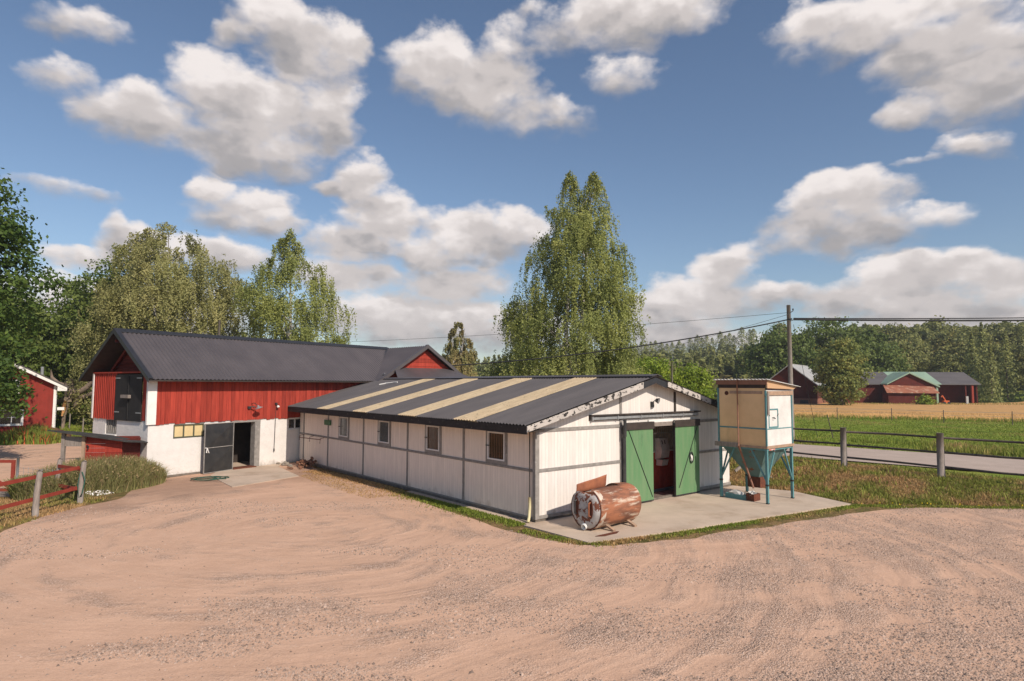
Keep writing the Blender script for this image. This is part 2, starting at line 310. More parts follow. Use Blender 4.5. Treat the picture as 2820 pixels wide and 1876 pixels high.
def bevel(o, w_=.01, seg=2):
    b = o.modifiers.new('bevel', 'BEVEL'); b.width = w_; b.segments = seg; b.limit_method = 'ANGLE'; return o
def tag(o, label=None, cat=None, group=None, kind=None):
    if label: o['label'] = label
    if cat: o['category'] = cat
    if group: o['group'] = group
    if kind: o['kind'] = kind
    return o
def thing(name, label, cat, loc=(0, 0, 0), rz=0, group=None):
    o = bpy.data.objects.new(name, None); o.empty_display_size = .3; link(o); o.location = loc; o.rotation_euler = (0, 0, rz)
    return tag(o, label, cat, group)
def dup(root, loc, rz=None, label=None, scale=None):
    r = root.copy(); link(r); r.location = loc
    if rz is not None: r.rotation_euler = (0, 0, rz)
    if label: r['label'] = label
    if scale: r.scale = scale if isinstance(scale, tuple) else (scale,)*3
    for ch in root.children:
        c_ = ch.copy(); link(c_); c_.parent = r
        for g_ in ch.children: d_ = g_.copy(); link(d_); d_.parent = c_
    return r
ORD = ['first','second','third','fourth','fifth','sixth','seventh','eighth','ninth','tenth','eleventh','twelfth','thirteenth','fourteenth','fifteenth','sixteenth','seventeenth','eighteenth','nineteenth','twentieth','twenty-first','twenty-second','twenty-third','twenty-fourth','twenty-fifth','twenty-sixth','twenty-seventh','twenty-eighth','twenty-ninth','thirtieth']
# smooth value noise in numpy
def vnoise(x, y, s=1., seed=0, oct_=4):
    x = np.asarray(x, float); y = np.asarray(y, float); out = np.zeros(np.broadcast(x, y).shape); amp = 1; tot_ = 0
    for o_ in range(oct_):
        r_ = np.random.default_rng(seed+o_*17); g_ = r_.random((64, 64))
        X = x*s+100.3*o_+1000; Y = y*s+57.1*o_+1000
        xi = np.floor(X).astype(int); yi = np.floor(Y).astype(int); fx = X-xi; fy = Y-yi; fx = fx*fx*(3-2*fx); fy = fy*fy*(3-2*fy)
        q = lambda a, b: g_[a % 64, b % 64]
        out += amp*((q(xi, yi)*(1-fx)+q(xi+1, yi)*fx)*(1-fy)+(q(xi, yi+1)*(1-fx)+q(xi+1, yi+1)*fx)*fy); tot_ += amp; amp *= .5; s *= 2
    return out/tot_
def sstep(t): t = np.clip(t, 0, 1); return t*t*(3-2*t)
# ------------------------------------------------------------------ terrain height
FOOT = np.array([(-3.2, 38.6), (8.6, 25.0), (10.6, 24.0), (11.5, 21.4), (14.5, 21.15), (17.0, 20.95), (30, 13)])
FEN0 = np.array([14.48, 27.44]); FEND = np.array([2.16, -3.02]); FEND = FEND/np.linalg.norm(FEND); FENN = np.array([-FEND[1], FEND[0]])  # outward (right/back)
def foot_d(x, y):
    best = np.full(x.shape, 1e9); sg = np.zeros(x.shape)
    for a, b in zip(FOOT[:-1], FOOT[1:]):
        d = b-a; l = d@d; t = np.clip(((x-a[0])*d[0]+(y-a[1])*d[1])/l, 0, 1)
        px = a[0]+t*d[0]; py = a[1]+t*d[1]; ds = np.hypot(x-px, y-py); cr = d[0]*(y-a[1])-d[1]*(x-a[0])
        m_ = ds < best-1e-9; best = np.where(m_, ds, best); sg = np.where(m_, np.sign(cr), sg)
    return best*sg
def HZ(x, y):
    x = np.asarray(x, float); y = np.asarray(y, float)
    d = foot_d(x, y); fd = (x-FEN0[0])*FENN[0]+(y-FEN0[1])*FENN[1]
    t = np.where(d <= 0, 0, d/(d+np.maximum(-fd, 0)+1e-6)); t = np.where((fd > 0) & (d > 0), 1, t)
    z_ = .45*sstep(t*1.25)
    z_ = np.where((y > 60), .45*sstep((y-45)/30)+z_*(1-sstep((y-45)/30)), z_)
    z_ = z_+1.5*np.exp(-(((x+40)/7)**2+((y-57)/6)**2))
    rr = x/np.maximum(y, 1)
    far = 11*sstep((y-150)/180)*sstep((rr-.05)/.12)*(1-sstep((rr-.42)/.1))
    far2 = 10*sstep((y-128)/110)*sstep((rr-.46)/.1)
    far3 = 7*sstep((y-190)/150)*(1-sstep((rr-.05)/.12))
    rise = 2.6*sstep((x-84)/22)*sstep((y-75)/35)*(y < 400)
    return z_+far+far2+far3+rise
def hz(x, y): return float(HZ(np.array([x]), np.array([y]))[0])
# ------------------------------------------------------------------ ground
def ground_mat():
    m = bpy.data.materials.new('meadow_ground'); m.use_nodes = True; t = m.node_tree; t.nodes.clear(); lk = t.links.new
    b = nn('ShaderNodeBsdfPrincipled', t); o = nn('ShaderNodeOutputMaterial', t); b.inputs['Roughness'].default_value = .95; b.inputs['Specular IOR Level'].default_value = .1
    tc_ = nn('ShaderNodeTexCoord', t).outputs['Object']
    def noi(s, d=8, r=.6):
        q = nn('ShaderNodeTexNoise', t); lk(tc_, q.inputs['Vector']); q.inputs['Scale'].default_value = s; q.inputs['Detail'].default_value = d; q.inputs['Roughness'].default_value = r; return q.outputs['Fac']
    def ramp(x, els):
        q = nn('ShaderNodeValToRGB', t); lk(x, q.inputs[0]); e = q.color_ramp.elements; e[0].position, e[0].color = els[0][0], els[0][1]+(1,); e[1].position, e[1].color = els[-1][0], els[-1][1]+(1,)
        for p_, c_ in els[1:-1]: z_ = e.new(p_); z_.color = c_+(1,)
        return q.outputs[0]
    gr = ramp(noi(.35), [(.3, (.14, .21, .028)), (.5, (.20, .27, .038)), (.62, (.28, .30, .055)), (.75, (.28, .26, .075))])
    dry = ramp(noi(1.6), [(.3, (.10, .11, .03)), (.48, (.20, .145, .06)), (.62, (.32, .205, .10)), (.8, (.14, .15, .04))])
    at_ = nn('ShaderNodeAttribute', t, attribute_name='dry'); mx_ = nn('ShaderNodeMix', t, data_type='RGBA'); lk(at_.outputs['Fac'], mx_.inputs[0]); lk(gr, mx_.inputs[6]); lk(dry, mx_.inputs[7])
    lk(mx_.outputs[2], b.inputs['Base Color'])
    bp = nn('ShaderNodeBump', t); bp.inputs['Strength'].default_value = 1; bp.inputs['Distance'].default_value = .12; lk(noi(7, 6, .7), bp.inputs['Height']); lk(bp.outputs[0], b.inputs['Normal'])
    lk(b.outputs[0], o.inputs[0]); return m
xs = np.concatenate([-np.geomspace(900, 46, 34), np.arange(-45, 60, .42), np.geomspace(60.5, 900, 60)])
ys = np.concatenate([-np.geomspace(200, 16, 14), np.arange(-15, 70, .42), np.geomspace(70.5, 1100, 90)])
GX, GY = np.meshgrid(xs, ys); nx, ny = len(xs), len(ys)
d0 = foot_d(GX, GY); GZ = HZ(GX, GY)+np.where((d0 > .3) & (GY < 60), .10*(vnoise(GX, GY, .9, 5)-.5)*np.clip(d0-.3, 0, 1), 0)-.012
ii = np.arange(nx*ny).reshape(ny, nx); GF = np.stack([ii[:-1, :-1], ii[:-1, 1:], ii[1:, 1:], ii[1:, :-1]], -1).reshape(-1, 4)
g_ = mesh_obj('ground', np.stack([GX, GY, GZ], -1).reshape(-1, 3), GF, ground_mat(), smooth=True)
fdist = (GX-FEN0[0])*FENN[0]+(GY-FEN0[1])*FENN[1]
dry = np.clip(1-sstep((fdist-1.0)/1.5), 0, 1)*(GY < 60)+.25*(GY > 120); dry = np.where((GX < -16) & (GY > 24), .0, dry)
a_ = g_.data.attributes.new('dry', 'FLOAT', 'POINT'); a_.data.foreach_set('value', dry.astype(np.float32).ravel())
tag(g_, 'grass and bare earth ground running out to the fields and hills', kind='structure')

def gravel_mat():
    m = bpy.data.materials.new('pink_gravel'); m.use_nodes = True; t = m.node_tree; t.nodes.clear(); lk = t.links.new
    b = nn('ShaderNodeBsdfPrincipled', t); o = nn('ShaderNodeOutputMaterial', t); b.inputs['Roughness'].default_value = .95; b.inputs['Specular IOR Level'].default_value = .12
    tc_ = nn('ShaderNodeTexCoord', t).outputs['Object']
    def M(op, a, b_=None, cl=False):
        q = nn('ShaderNodeMath', t, operation=op); q.use_clamp = cl
        for i, z_ in enumerate((a, b_)):
            if z_ is None: continue
            if isinstance(z_, (int, float)): q.inputs[i].default_value = z_
            else: lk(z_, q.inputs[i])
        return q.outputs[0]
    def noi(v, s, d=8, r=.6, dist=0.):
        q = nn('ShaderNodeTexNoise', t); lk(v, q.inputs['Vector']); q.inputs['Scale'].default_value = s; q.inputs['Detail'].default_value = d; q.inputs['Roughness'].default_value = r; q.inputs['Distortion'].default_value = dist; return q.outputs['Fac']
    def mp(v, a, c_):
        q = nn('ShaderNodeMapRange', t, interpolation_type='SMOOTHSTEP'); lk(v, q.inputs[0]); q.inputs[1].default_value = a; q.inputs[2].default_value = c_; return q.outputs[0]
    def mix(f, a, c_):
        q = nn('ShaderNodeMix', t, data_type='RGBA'); lk(f, q.inputs[0])
        for i, z_ in ((6, a), (7, c_)):
            if isinstance(z_, tuple): q.inputs[i].default_value = z_+(1,)
            else: lk(z_, q.inputs[i])
        return q.outputs[2]
    s_ = nn('ShaderNodeSeparateXYZ', t); lk(tc_, s_.inputs[0])
    def arcs(cx_, cy_, fr, sd_, an=1.3):  # streaks curved around a turning centre, like tyre tracks
        dx = M('SUBTRACT', s_.outputs[0], cx_); dy = M('SUBTRACT', s_.outputs[1], cy_)
        wob = M('MULTIPLY', noi(tc_, .25, 2), 1.6)
        r_ = M('ADD', M('SQRT', M('ADD', M('MULTIPLY', dx, dx), M('MULTIPLY', dy, dy))), wob); an_ = M('ARCTAN2', dy, dx)
        c_ = nn('ShaderNodeCombineXYZ', t); lk(M('MULTIPLY', r_, fr), c_.inputs[0]); lk(M('MULTIPLY', an_, an*.8), c_.inputs[1]); c_.inputs[2].default_value = sd_
        return noi(c_.outputs[0], 1, 3, .5)
    a1 = arcs(-5.5, 17.5, 1.7, 0.); a2 = arcs(3., 27., 1.1, 5., 3.)
    a3 = arcs(-6.5, 19., 4.2, 9., 1.1); patch = noi(tc_, .55, 7, .62)
    coarse = M('ADD', M('ADD', M('MULTIPLY', a1, .8), M('MULTIPLY', a2, .55)), M('MULTIPLY', patch, 1.15))   # ~1.25 mean
    side = mp(s_.outputs[0], -9., 14.); coarse = M('ADD', coarse, M('MULTIPLY', side, .16))
    coarse = M('ADD', coarse, M('MULTIPLY', M('SUBTRACT', a3, .5), .22)); cm = mp(coarse, 1.24, 1.56)
    base = mix(mp(noi(tc_, .8, 9, .65), .3, .7), (.645, .412, .287), (.575, .362, .248))
    base = mix(M('MULTIPLY', mp(a3, .45, .75), .35), base, (.63, .425, .305))
    vo = nn('ShaderNodeTexVoronoi', t, feature='F1'); lk(tc_, vo.inputs['Vector']); vo.inputs['Scale'].default_value = 34.
    sp = nn('ShaderNodeSeparateColor', t); lk(vo.outputs['Color'], sp.inputs[0])
    st = mix(sp.outputs[0], (.42, .30, .235), (.64, .47, .37)); st = mix(mp(vo.outputs['Distance'], .42, .66), st, (.20, .14, .105))
    st = mix(mp(sp.outputs[1], .90, .94), st, (.56, .46, .39))
    spk = noi(tc_, 26, 4, .75)
    base2 = mix(M('MULTIPLY', mp(spk, .56, .72), .55), base, (.38, .25, .175))
    col = mix(M('ADD', M('MULTIPLY', cm, .50), .10), base2, st)
    dk = M('MULTIPLY', mp(noi(tc_, 1.9, 4, .7), .68, .74), .35)
    col = mix(dk, col, (.40, .26, .18))
    def dist(x_, y_, r0, r1):
        q = nn('ShaderNodeVectorMath', t, operation='DISTANCE'); lk(tc_, q.inputs[0]); q.inputs[1].default_value = (x_, y_, 0); o_ = M('MULTIPLY_ADD', noi(tc_, .9, 6, .65), -3.4); q2 = o_.node; lk(q.outputs['Value'], q2.inputs[2])
        m_ = nn('ShaderNodeMapRange', t, interpolation_type='SMOOTHSTEP'); lk(o_, m_.inputs[0]); m_.inputs[1].default_value = r0-1.7; m_.inputs[2].default_value = r1-1.7; m_.inputs[3].default_value = 1; m_.inputs[4].default_value = 0; return m_.outputs[0]
    soil = M('MAXIMUM', M('MAXIMUM', dist(-13.2, 24.6, 1.2, 4.6), dist(-8.6, 28.6, .8, 4.2)), dist(-14.0, 20.4, .6, 2.6))
    col = mix(M('MULTIPLY', soil, .62), col, mix(noi(tc_, 5, 6, .7), (.34, .215, .15), (.22, .14, .10)))
    lk(col, b.inputs['Base Color'])
    bp = nn('ShaderNodeBump', t); bp.inputs['Strength'].default_value = .8; bp.inputs['Distance'].default_value = .02
    hh = M('ADD', M('MULTIPLY', M('SUBTRACT', 1, vo.outputs['Distance']), M('ADD', M('MULTIPLY', cm, 1.0), .12)), M('MULTIPLY', spk, .5)); lk(hh, bp.inputs['Height'])
    b2 = nn('ShaderNodeBump', t); b2.inputs['Strength'].default_value = .5; b2.inputs['Distance'].default_value = .12; lk(coarse, b2.inputs['Height']); lk(bp.outputs[0], b2.inputs['Normal'])
    lk(b2.outputs[0], b.inputs['Normal']); lk(b.outputs[0], o.inputs[0]); return m
gravel = gravel_mat()
def sheet(name, poly, m, z_=.004, jag=.0, seg=.5, label=None, thick=0):
    pts = []; n = len(poly)
    for i in range(n):
        a = np.array(poly[i][:2], float); b = np.array(poly[(i+1) % n][:2], float); k = max(1, int(np.linalg.norm(b-a)/seg)) if jag else 1
        for j in range(k):
            p = a+(b-a)*j/k
            if jag: p = p+jag*np.array([vnoise(p[0], p[1], 1.1, 3)-.5, vnoise(p[0], p[1], 1.1, 9)-.5])*2
            pts.append((p[0], p[1], z_))
    mb = MB()
    if thick: mb.prism([(x, y, z_-thick) for x, y, _ in pts], (0, 0, thick))
    else: mb.add(pts, [tuple(range(len(pts)))])
    o = mb.build(name, m); 
    return tag(o, label, kind='structure')
YARD = [(-13.6, 16.9), (-13.95, 18.2), (-14.1, 19.5), (-13.85, 20.5), (-13.6, 21.7), (-14.3, 24.2), (-14.6, 26.6), (-13.3, 28.9), (-11.0, 32.2), (-10.3, 31.3), (-7.9, 28.0), (-5.25, 24.75), (-3.55, 22.15), (-2.1, 20.2), (-.45, 17.95), (.6, 16.6), (1.75, 15.85), (2.5, 15.9), (4.72, 16.75), (7.1, 17.95), (9.4, 19.15), (10.8, 20.0), (13, 20.75), (17.0, 20.7), (40, 8), (45, -60), (-60, -60), (-40, 4), (-20, 12)]
sheet('gravel_yard', YARD, gravel, .004, .22, .4, 'pinkish gravel yard with curved tyre tracks')
DRIVE = [(-19, 22.9), (-15.9, 22.4), (-15.4, 26.3), (-19.5, 29.0), (-24, 36.5), (-29, 43.6), (-30.6, 43.0), (-32.4, 40.4), (-45, 38.2), (-70, 36), (-60, 22)]
sheet('driveway', DRIVE, gravel, .004, .15, .5, 'gravel driveway in front of the red house')
# ------------------------------------------------------------------ stable
ALP = math.atan2(.63905, .76916); A0 = Vector((.6975, 18.368, 0))
ex = Vector((.76916, .63905, 0)); ey = Vector((-.63905, .76916, 0))
def SL(x, y, z_=0): p = A0+ex*x+ey*y; return (p.x, p.y, z_)
W_, HE, HR, OE, OG = 10.3, 2.86, 4.30, .72, .43
def roofz(x): return HE+(min(x, W_-x)+OE)*(HR-HE)/(W_/2+OE)
LW = 18.15
st = thing('stable', 'long low white board stable with grey battens and striped corrugated roof', 'stable', A0, ALP)
wt = .12
# front gable wall with opening 4.55..7.25
OP0, OP1, OPZ = 4.6, 7.2, 2.56
mb = MB()
mb.prism([(0, 0, .1), (OP0, 0, .1), (OP0, 0, OPZ), (OP1, 0, OPZ), (OP1, 0, .1), (W_, 0, .1), (W_, 0, roofz(W_)-.1), (W_/2, 0, HR-.1), (0, 0, roofz(0)-.1)], (0, wt, 0))
mb.build('front_wall', white_boards, st)
WINU = [1.82, 5.49, 9.13, 12.9]
mb = MB(); edges = [0.12]
for c_ in WINU: edges += [c_-.52, c_+.52]
edges.append(LW)
mb.box(0, wt, .12, LW, .1, 1.54); mb.box(0, wt, .12, LW, 2.6, roofz(0)-.1)
for i in range(0, len(edges), 2): mb.box(0, wt, edges[i], edges[i+1], 1.54, 2.6)
mb.build('side_wall', white_boards_shade_lift, st)
mb = MB(); mb.box(W_-wt, W_, .12, LW+5, .1, roofz(W_)-.1); mb.build('side_wall', white_boards_shade_lift, st)
# plinth
mb = MB(); mb.box(-.02, W_+.02, -.02, .10, 0, .1); mb.box(-.02, .1, .10, LW, 0, .1); mb.build('plinth', concrete_dk, st)
mb = MB(); mb.box(.14, W_-.14, .14, LW-.5, .0, .03); mb.build('floor', concrete_dk, st)
# battens
for u in (3.6, 7.29, 10.97, 14.62, 17.6):
    mb = MB(); mb.box(-.03, -.001, u-.045, u+.045, .12, 2.72); mb.build('batten', grey_trim, st)
mb = MB(); mb.box(-.055, -.031, -.03, .07, .1, 2.75); mb.box(-.055, .10, -.055, -.031, .1, 2.75); mb.build('corner_post', grey_trim, st)
mb = MB(); mb.box(-.026, -.002, .07, LW, 1.44, 1.52); mb.box(-.034, -.0265, .07, LW, 1.455, 1.505); mb.build('rail', grey_trim, st)
mb = MB(); mb.box(-.012, .001, .05, LW, .1, .15); mb.build('sill_strip', grey_trim, st)
for (x0, x1, z0, z1) in ((.1, 3.72, 1.44, 1.53), (8.02, W_, 1.44, 1.53), (.1, 3.72, 2.60, 2.70), (8.02, W_, 2.60, 2.70)):
    mb = MB(); mb.box(x0, x1, -.03, -.001, z0, z1); mb.build('rail', grey_trim, st)
mb = MB(); mb.box(3.72, 3.84, -.04, -.001, .1, 2.88); mb.build('batten', grey_trim, st)
for x in (3.78, 6.76):
    mb = MB(); mb.box(x-.05, x+.05, -.035, -.001, 3.04, roofz(x)-.16); mb.build('batten', grey_trim if x < 5 else dark_wood, st)
for x0, x1 in ((.1, 3.7), (8.02, W_)): mb = MB(); mb.box(x0, x1, -.05, -.001, .1, .19); mb.build('sill_strip', grey_trim, st)
# rain pipe of cream hose at the corner
mb = MB(); mb.tube([(-.09, .16, .72), (-.10, .14, .45), (-.16, .10, .18), (-.24, .05, .04)], .045, 10); mb.build('drain_hose', cream, st, smooth=True)
mb = MB(); mb.tube([(-.08, .17, 2.62), (-.08, .17, .7)], .018, 6); mb.build('drain_pipe', dark_wood, st, smooth=True)
# windows of the long wall
for i, c_ in enumerate(WINU):
    mb = MB(); y0, y1, z0, z1 = c_-.53, c_+.53, 1.53, 2.61; f_ = .09
    mb.box(-.035, .06, y0, y1, z0, z0+f_); mb.box(-.035, .06, y0, y1, z1-f_, z1); mb.box(-.035, .06, y0, y0+f_, z0+f_, z1-f_); mb.box(-.035, .06, y1-f_, y1, z0+f_, z1-f_)
    fr = mb.build('window', grey_trim, st); 
    mb = MB(); a, b, c2, d2 = y0+f_+.01, y1-f_-.01, z0+f_+.01, z1-f_-.01; k = .045
    mb.box(-.05, -.0, a, b, c2, c2+k); mb.box(-.05, -.0, a, b, d2-k, d2); mb.box(-.05, -.0, a, a+k, c2+k, d2-k); mb.box(-.05, -.0, b-k, b, c2+k, d2-k); mb.build('sash', white_p, fr)
    mb = MB(); mb.box(.0, .012, a+k, b-k, c2+k, d2-k); mb.build('pane', glass_brown if i < 2 else glass_dark, fr)
    mb = MB(); nb = 9
    for q in range(nb): yy = a+k+(b-a-2*k)*(q+.5)/nb; mb.tube([(-.02, yy, c2+k), (-.02, yy, d2-k)], .007, 5)
    mb.build('bars', galv if i > 1 else brown_wood, fr)
    mb = MB(); mb.box(-.075, -.05, b-.10, b+.06, 2.05, 2.085); mb.build('latch', black_steel, fr)
# green sign
mb = MB(); mb.box(-.06, -.03, 14.28, 15.0, 2.06, 2.30); mb.build('sign', sign_green, st)
mb = MB(); mb.tube([(-.22, 15.0, 1.36), (-.24, 17.6, 1.30)], .018, 6)
for yy in (15.02, 16.3, 17.55): mb.tube([(0, yy, 1.45), (-.22, yy, 1.40), (-.24, yy, 1.18)], .015, 5)
mb.build('tie_rail', rust_deep, st)
# roof
def wave_sheet(xs_, u0, u1, lift=0., right=False, cut=None, per=.15, amp=.022, n=6):
    """corrugated sheet; xs_ = (x at eave, x at ridge) in local x, wave along local y"""
    us = np.arange(u0, u1+1e-6, per/n); V = []; rows = 3
    sl_ = (HR-HE)/(W_/2+OE); nrm = np.array([-sl_, 0, 1])/math.hypot(sl_, 1)
    for u in us:
        xa = xs_[0]; 
        if u > 18.05: xa = xs_[0]+(u-18.05)/(19.79-18.05)*(xs_[1]-xs_[0])
        off = lift+amp*math.cos(2*math.pi*u/per)
        for r_ in range(rows):
            x = xa+(xs_[1]-xa)*r_/(rows-1); p = np.array([x, u, HE+(x+OE)*sl_])+nrm*off
            if right: p[0] = W_-p[0]
            V.append(p)
    n_ = len(us); F = []
    for i in range(n_-1):
        for r_ in range(rows-1): F.append((i*rows+r_, i*rows+r_+1, (i+1)*rows+r_+1, (i+1)*rows+r_))
    return V, F
STR = [2.58, 6.2, 9.98, 13.62]
sec = [-OG]
for c_ in STR: sec += [c_-.60, c_+.60]
sec.append(19.7)
V = []; F = []
def addw(v, f):
    n = len(V); V.extend(v); F.extend([tuple(i+n for i in q) for q in f])
for i in range(0, len(sec), 2): addw(*wave_sheet((-OE, W_/2), sec[i]-.04, sec[i+1]+.04))
addw(*wave_sheet((-OE, W_/2), -OG, 19.7, right=True))
rf = mesh_obj('roof', V, F, roof_eternit, st, smooth=True)
for c_ in STR:
    v, f = wave_sheet((-OE-.02, W_/2-.12), c_-.60, c_+.60, .022); mesh_obj('roof_panel', v, f, roof_panel_m, st, smooth=True)
# under-roof deck so that the roof has thickness
sl_ = (HR-HE)/(W_/2+OE)
mb = MB()
for i in range(0, len(sec), 2):
    y_0 = max(sec[i], -OG+.03); y_1 = min(sec[i+1], 18.0)
    mb.prism([(-OE+.04, y_0, HE-.045), (W_/2, y_0, HR-.045), (W_/2, y_0, HR-.085), (-OE+.04, y_0, HE-.085)], (0, y_1-y_0, 0))
mb.prism([(W_+OE-.04, -OG+.03, HE-.085), (W_/2, -OG+.03, HR-.085), (W_/2, -OG+.03, HR-.045), (W_+OE-.04, -OG+.03, HE-.045)], (0, 18.2, 0)); mb.build('roof_deck', dark_wood, st)
mb = MB()
for s_ in (-1, 1): mb.prism([(W_/2, -OG-.05, HR+.07), (W_/2+s_*.28, -OG-.05, HR+.07-.28*sl_+.0), (W_/2+s_*.28, -OG-.05, HR+.05-.28*sl_), (W_/2, -OG-.05, HR+.045)], (0, 20.1, 0))
mb.build('ridge_cap', roof_metal, st)
mb = MB(); mb.box(-OE-.005, -OE+.03, -OG, 18.0, HE-.26, HE-.03); mb.build('fascia', peeling_dark, st)
mb = MB(); mb.prism([(-OE, -OG-.0, HE-.03), (W_/2-.72, -OG, HE-.03+(W_/2-.72+OE)*sl_), (W_/2-.72, -OG, HE-.24+(W_/2-.72+OE)*sl_), (-OE, -OG, HE-.20)], (0, -.03, 0)); mb.build('barge_board', peeling, st)
mb = MB(); xr = lambda x: W_-x
mb.prism([(xr(1.9), -OG, HE-.03+(1.9+OE)*sl_), (W_/2+.62, -OG, HE-.03+(W_/2-.62+OE)*sl_), (W_/2+.62, -OG, HE-.21+(W_/2-.62+OE)*sl_), (xr(1.9), -OG, HE-.22+(1.9+OE)*sl_)], (0, -.03, 0)); mb.build('barge_board', peeling, st)
mb = MB(); mb.prism([(xr(-OE), -OG, HE-.03), (xr(1.9), -OG, HE-.03+(1.9+OE)*sl_), (xr(1.9), -OG, HE-.2+(1.9+OE)*sl_), (xr(-OE), -OG, HE-.2)], (0, -.026, 0)); tag(mb.build('barge_board', peeling_dark, st), 'black rotten end of the barge board')
mb = MB(); mb.prism([(W_/2-.72, -OG+.03, HE-.05+(W_/2-.72+OE)*sl_), (W_/2, -OG+.03, HR-.05), (W_/2+.62, -OG+.03, HE-.05+(W_/2-.62+OE)*sl_), (W_/2+.62, -OG+.03, HE-.27+(W_/2-.62+OE)*sl_), (W_/2, -OG+.03, HR-.24), (W_/2-.72, -OG+.03, HE-.27+(W_/2-.72+OE)*sl_)], (0, -.02, 0)); mb.build('ridge_board', roof_black, st)
mb = MB(); mb.box(-OE+.03, -.001, -OG+.05, 18, HE-.20, HE-.16)
mb.build('soffit', dark_wood, st)
# white rope lying on roof
mb = MB(); zz = lambda x: HE+(x+OE)*sl_+.05
mb.tube([(3.6, 16.5, zz(3.6)), (3.9, 16.3, zz(3.9)), (4.1, 15.9, zz(4.1)), (4.15, 15.55, zz(4.15))], .03, 6); rope = mb.build('rope', white_p, None, A0, ALP); tag(rope, 'short white rope lying on the dark stable roof near the barn', 'rope')
# sliding door track, hoods, doors
mb = MB(); mb.box(2.25, 8.18, -.16, -.001, 3.0, 3.045); mb.box(2.25, 8.12, -.03, -.0015, 2.86, 3.0); mb.build('track_board', dark_wood, st)
mb = MB(); mb.box(2.3, 8.06, -.11, -.06, 2.885, 2.975)
for x in (2.3, 3.5, 4.7, 5.9, 7.1, 8.0): mb.box(x, x+.05, -.13, -.032, 2.87, 2.995)
mb.build('door_track', galv, st)
mb = MB(); mb.box(5.2, 6.6, -.05, -.031, 2.58, 2.80); mb.build('lintel_board', white_p, st)
mb = MB(); mb.box(5.2, 6.6, -.08, -.051, 2.56, 2.70); mb.build('lintel_batten', old_wood, st)
for (x0, x1, z0, nm, br) in ((3.84, 5.27, .06, 'left', ((3.98, 2.48), (5.2, .2))), (6.54, 8.0, .06, 'right', ((7.9, 2.5), (6.72, .35)))):
    mb = MB(); mb.box(x0, x1, -.17, -.115, z0, 2.56); dr = mb.build('sliding_door', green_door, st)
    tag(dr, 'green sliding door on the %s with a diagonal brace line' % nm)
    mb = MB(); mb.beam((br[0][0], -.178, br[0][1]), (br[1][0], -.178, br[1][1]), .016, .03, (0, 1, 0)); mb.build('brace', black_steel, dr)
    mb = MB(); mb.box(x0-.04, x1+.04, -.21, -.175, 2.5, 2.74); mb.box(x0-.04, x1+.04, -.175, -.11, 2.70, 2.74); mb.build('hood', dark_wood, dr)
    mb = MB(); mb.box(x0-.03, x0-.002, -.18, -.10, z0, 2.56); mb.box(x0, x1, -.176, -.1715, z0, z0+.04); mb.build('edge_strip', black_steel, dr)
mb = MB(); mb.tube([(7.47+.10*math.cos(t), -.20, 1.36+.19*math.sin(t)) for t in np.linspace(0, 2*math.pi, 17)], .022, 6); mb.tube([(7.47, -.2, 1.55), (7.50, -.19, 1.72)], .006, 4)
wr = mb.build('door_ring', black_steel, None, A0, ALP); tag(wr, 'dark oval horseshoe ring with a white horse shape hanging on the right green door', 'door ornament')
mb = MB(); mb.prism([(7.42, -.2, 1.25), (7.45, -.2, 1.36), (7.41, -.2, 1.45), (7.44, -.2, 1.49), (7.49, -.2, 1.43), (7.54, -.2, 1.42), (7.54, -.2, 1.24), (7.51, -.2, 1.24), (7.5, -.2, 1.33), (7.46, -.2, 1.33), (7.45, -.2, 1.25)], (0, .012, 0)); mb.build('horse_shape', white_p, wr)
mb = MB(); mb.box(3.70, 3.80, -.24, -.18, 2.3, 2.86); mb.box(3.74, 3.81, -.18, -.12, .2, 2.3); mb.build('door_stop', black_steel, st)
# stall front inside
mb = MB()
for i in range(30): mb.box(4.0+i*.2, 4.195+i*.2, 1.15, 1.19, .08, 1.45)
mb.build('stall_boards', mat('stall_red_boards', (.52, .075, .045), (.42, .06, .036), .7, var=.2), st)
mb = MB(); mb.box(4, 10.0, 1.13, 1.21, 1.45, 1.5); mb.box(4, 10.0, 1.13, 1.21, 2.55, 2.6); mb.box(4, 10.0, 1.14, 1.20, 2.15, 2.18)
for i in range(49): mb.tube([(4.05+i*.12, 1.17, 1.5), (4.05+i*.12, 1.17, 2.55)], .013, 6)
mb.build('stall_bars', mat('bar_white', (.75, .72, .68)), st)
mb = MB(); mb.box(4, 10.0, 1.02, 1.13, .03, .10); mb.build('threshold', galv, st)
fdb = MB(); fdb.prism([(7.05, 1.12, 1.20), (7.05, .86, 1.27), (7.05, .80, 1.55), (7.05, .92, 2.0), (7.05, 1.12, 2.0)], (.5, 0, 0)); fb = fdb.build('feed_box', feeder_m, None, A0, ALP)
tag(fb, 'grey plastic box with two slots hanging on the stall bars in the doorway', 'feed box')
mb = MB(); mb.prism([(7.10, .86, .98), (7.10, .80, 1.2), (7.10, 1.1, 1.2), (7.10, 1.1, .98)], (.36, 0, 0)); mb.build('tray', feeder_m, fb)
mb = MB(); mb.beam((7.18, .83, 1.62), (7.18, .90, 1.92), .05, .012); mb.beam((7.34, .83, 1.62), (7.34, .90, 1.92), .05, .012); mb.build('slot', black_steel, fb)
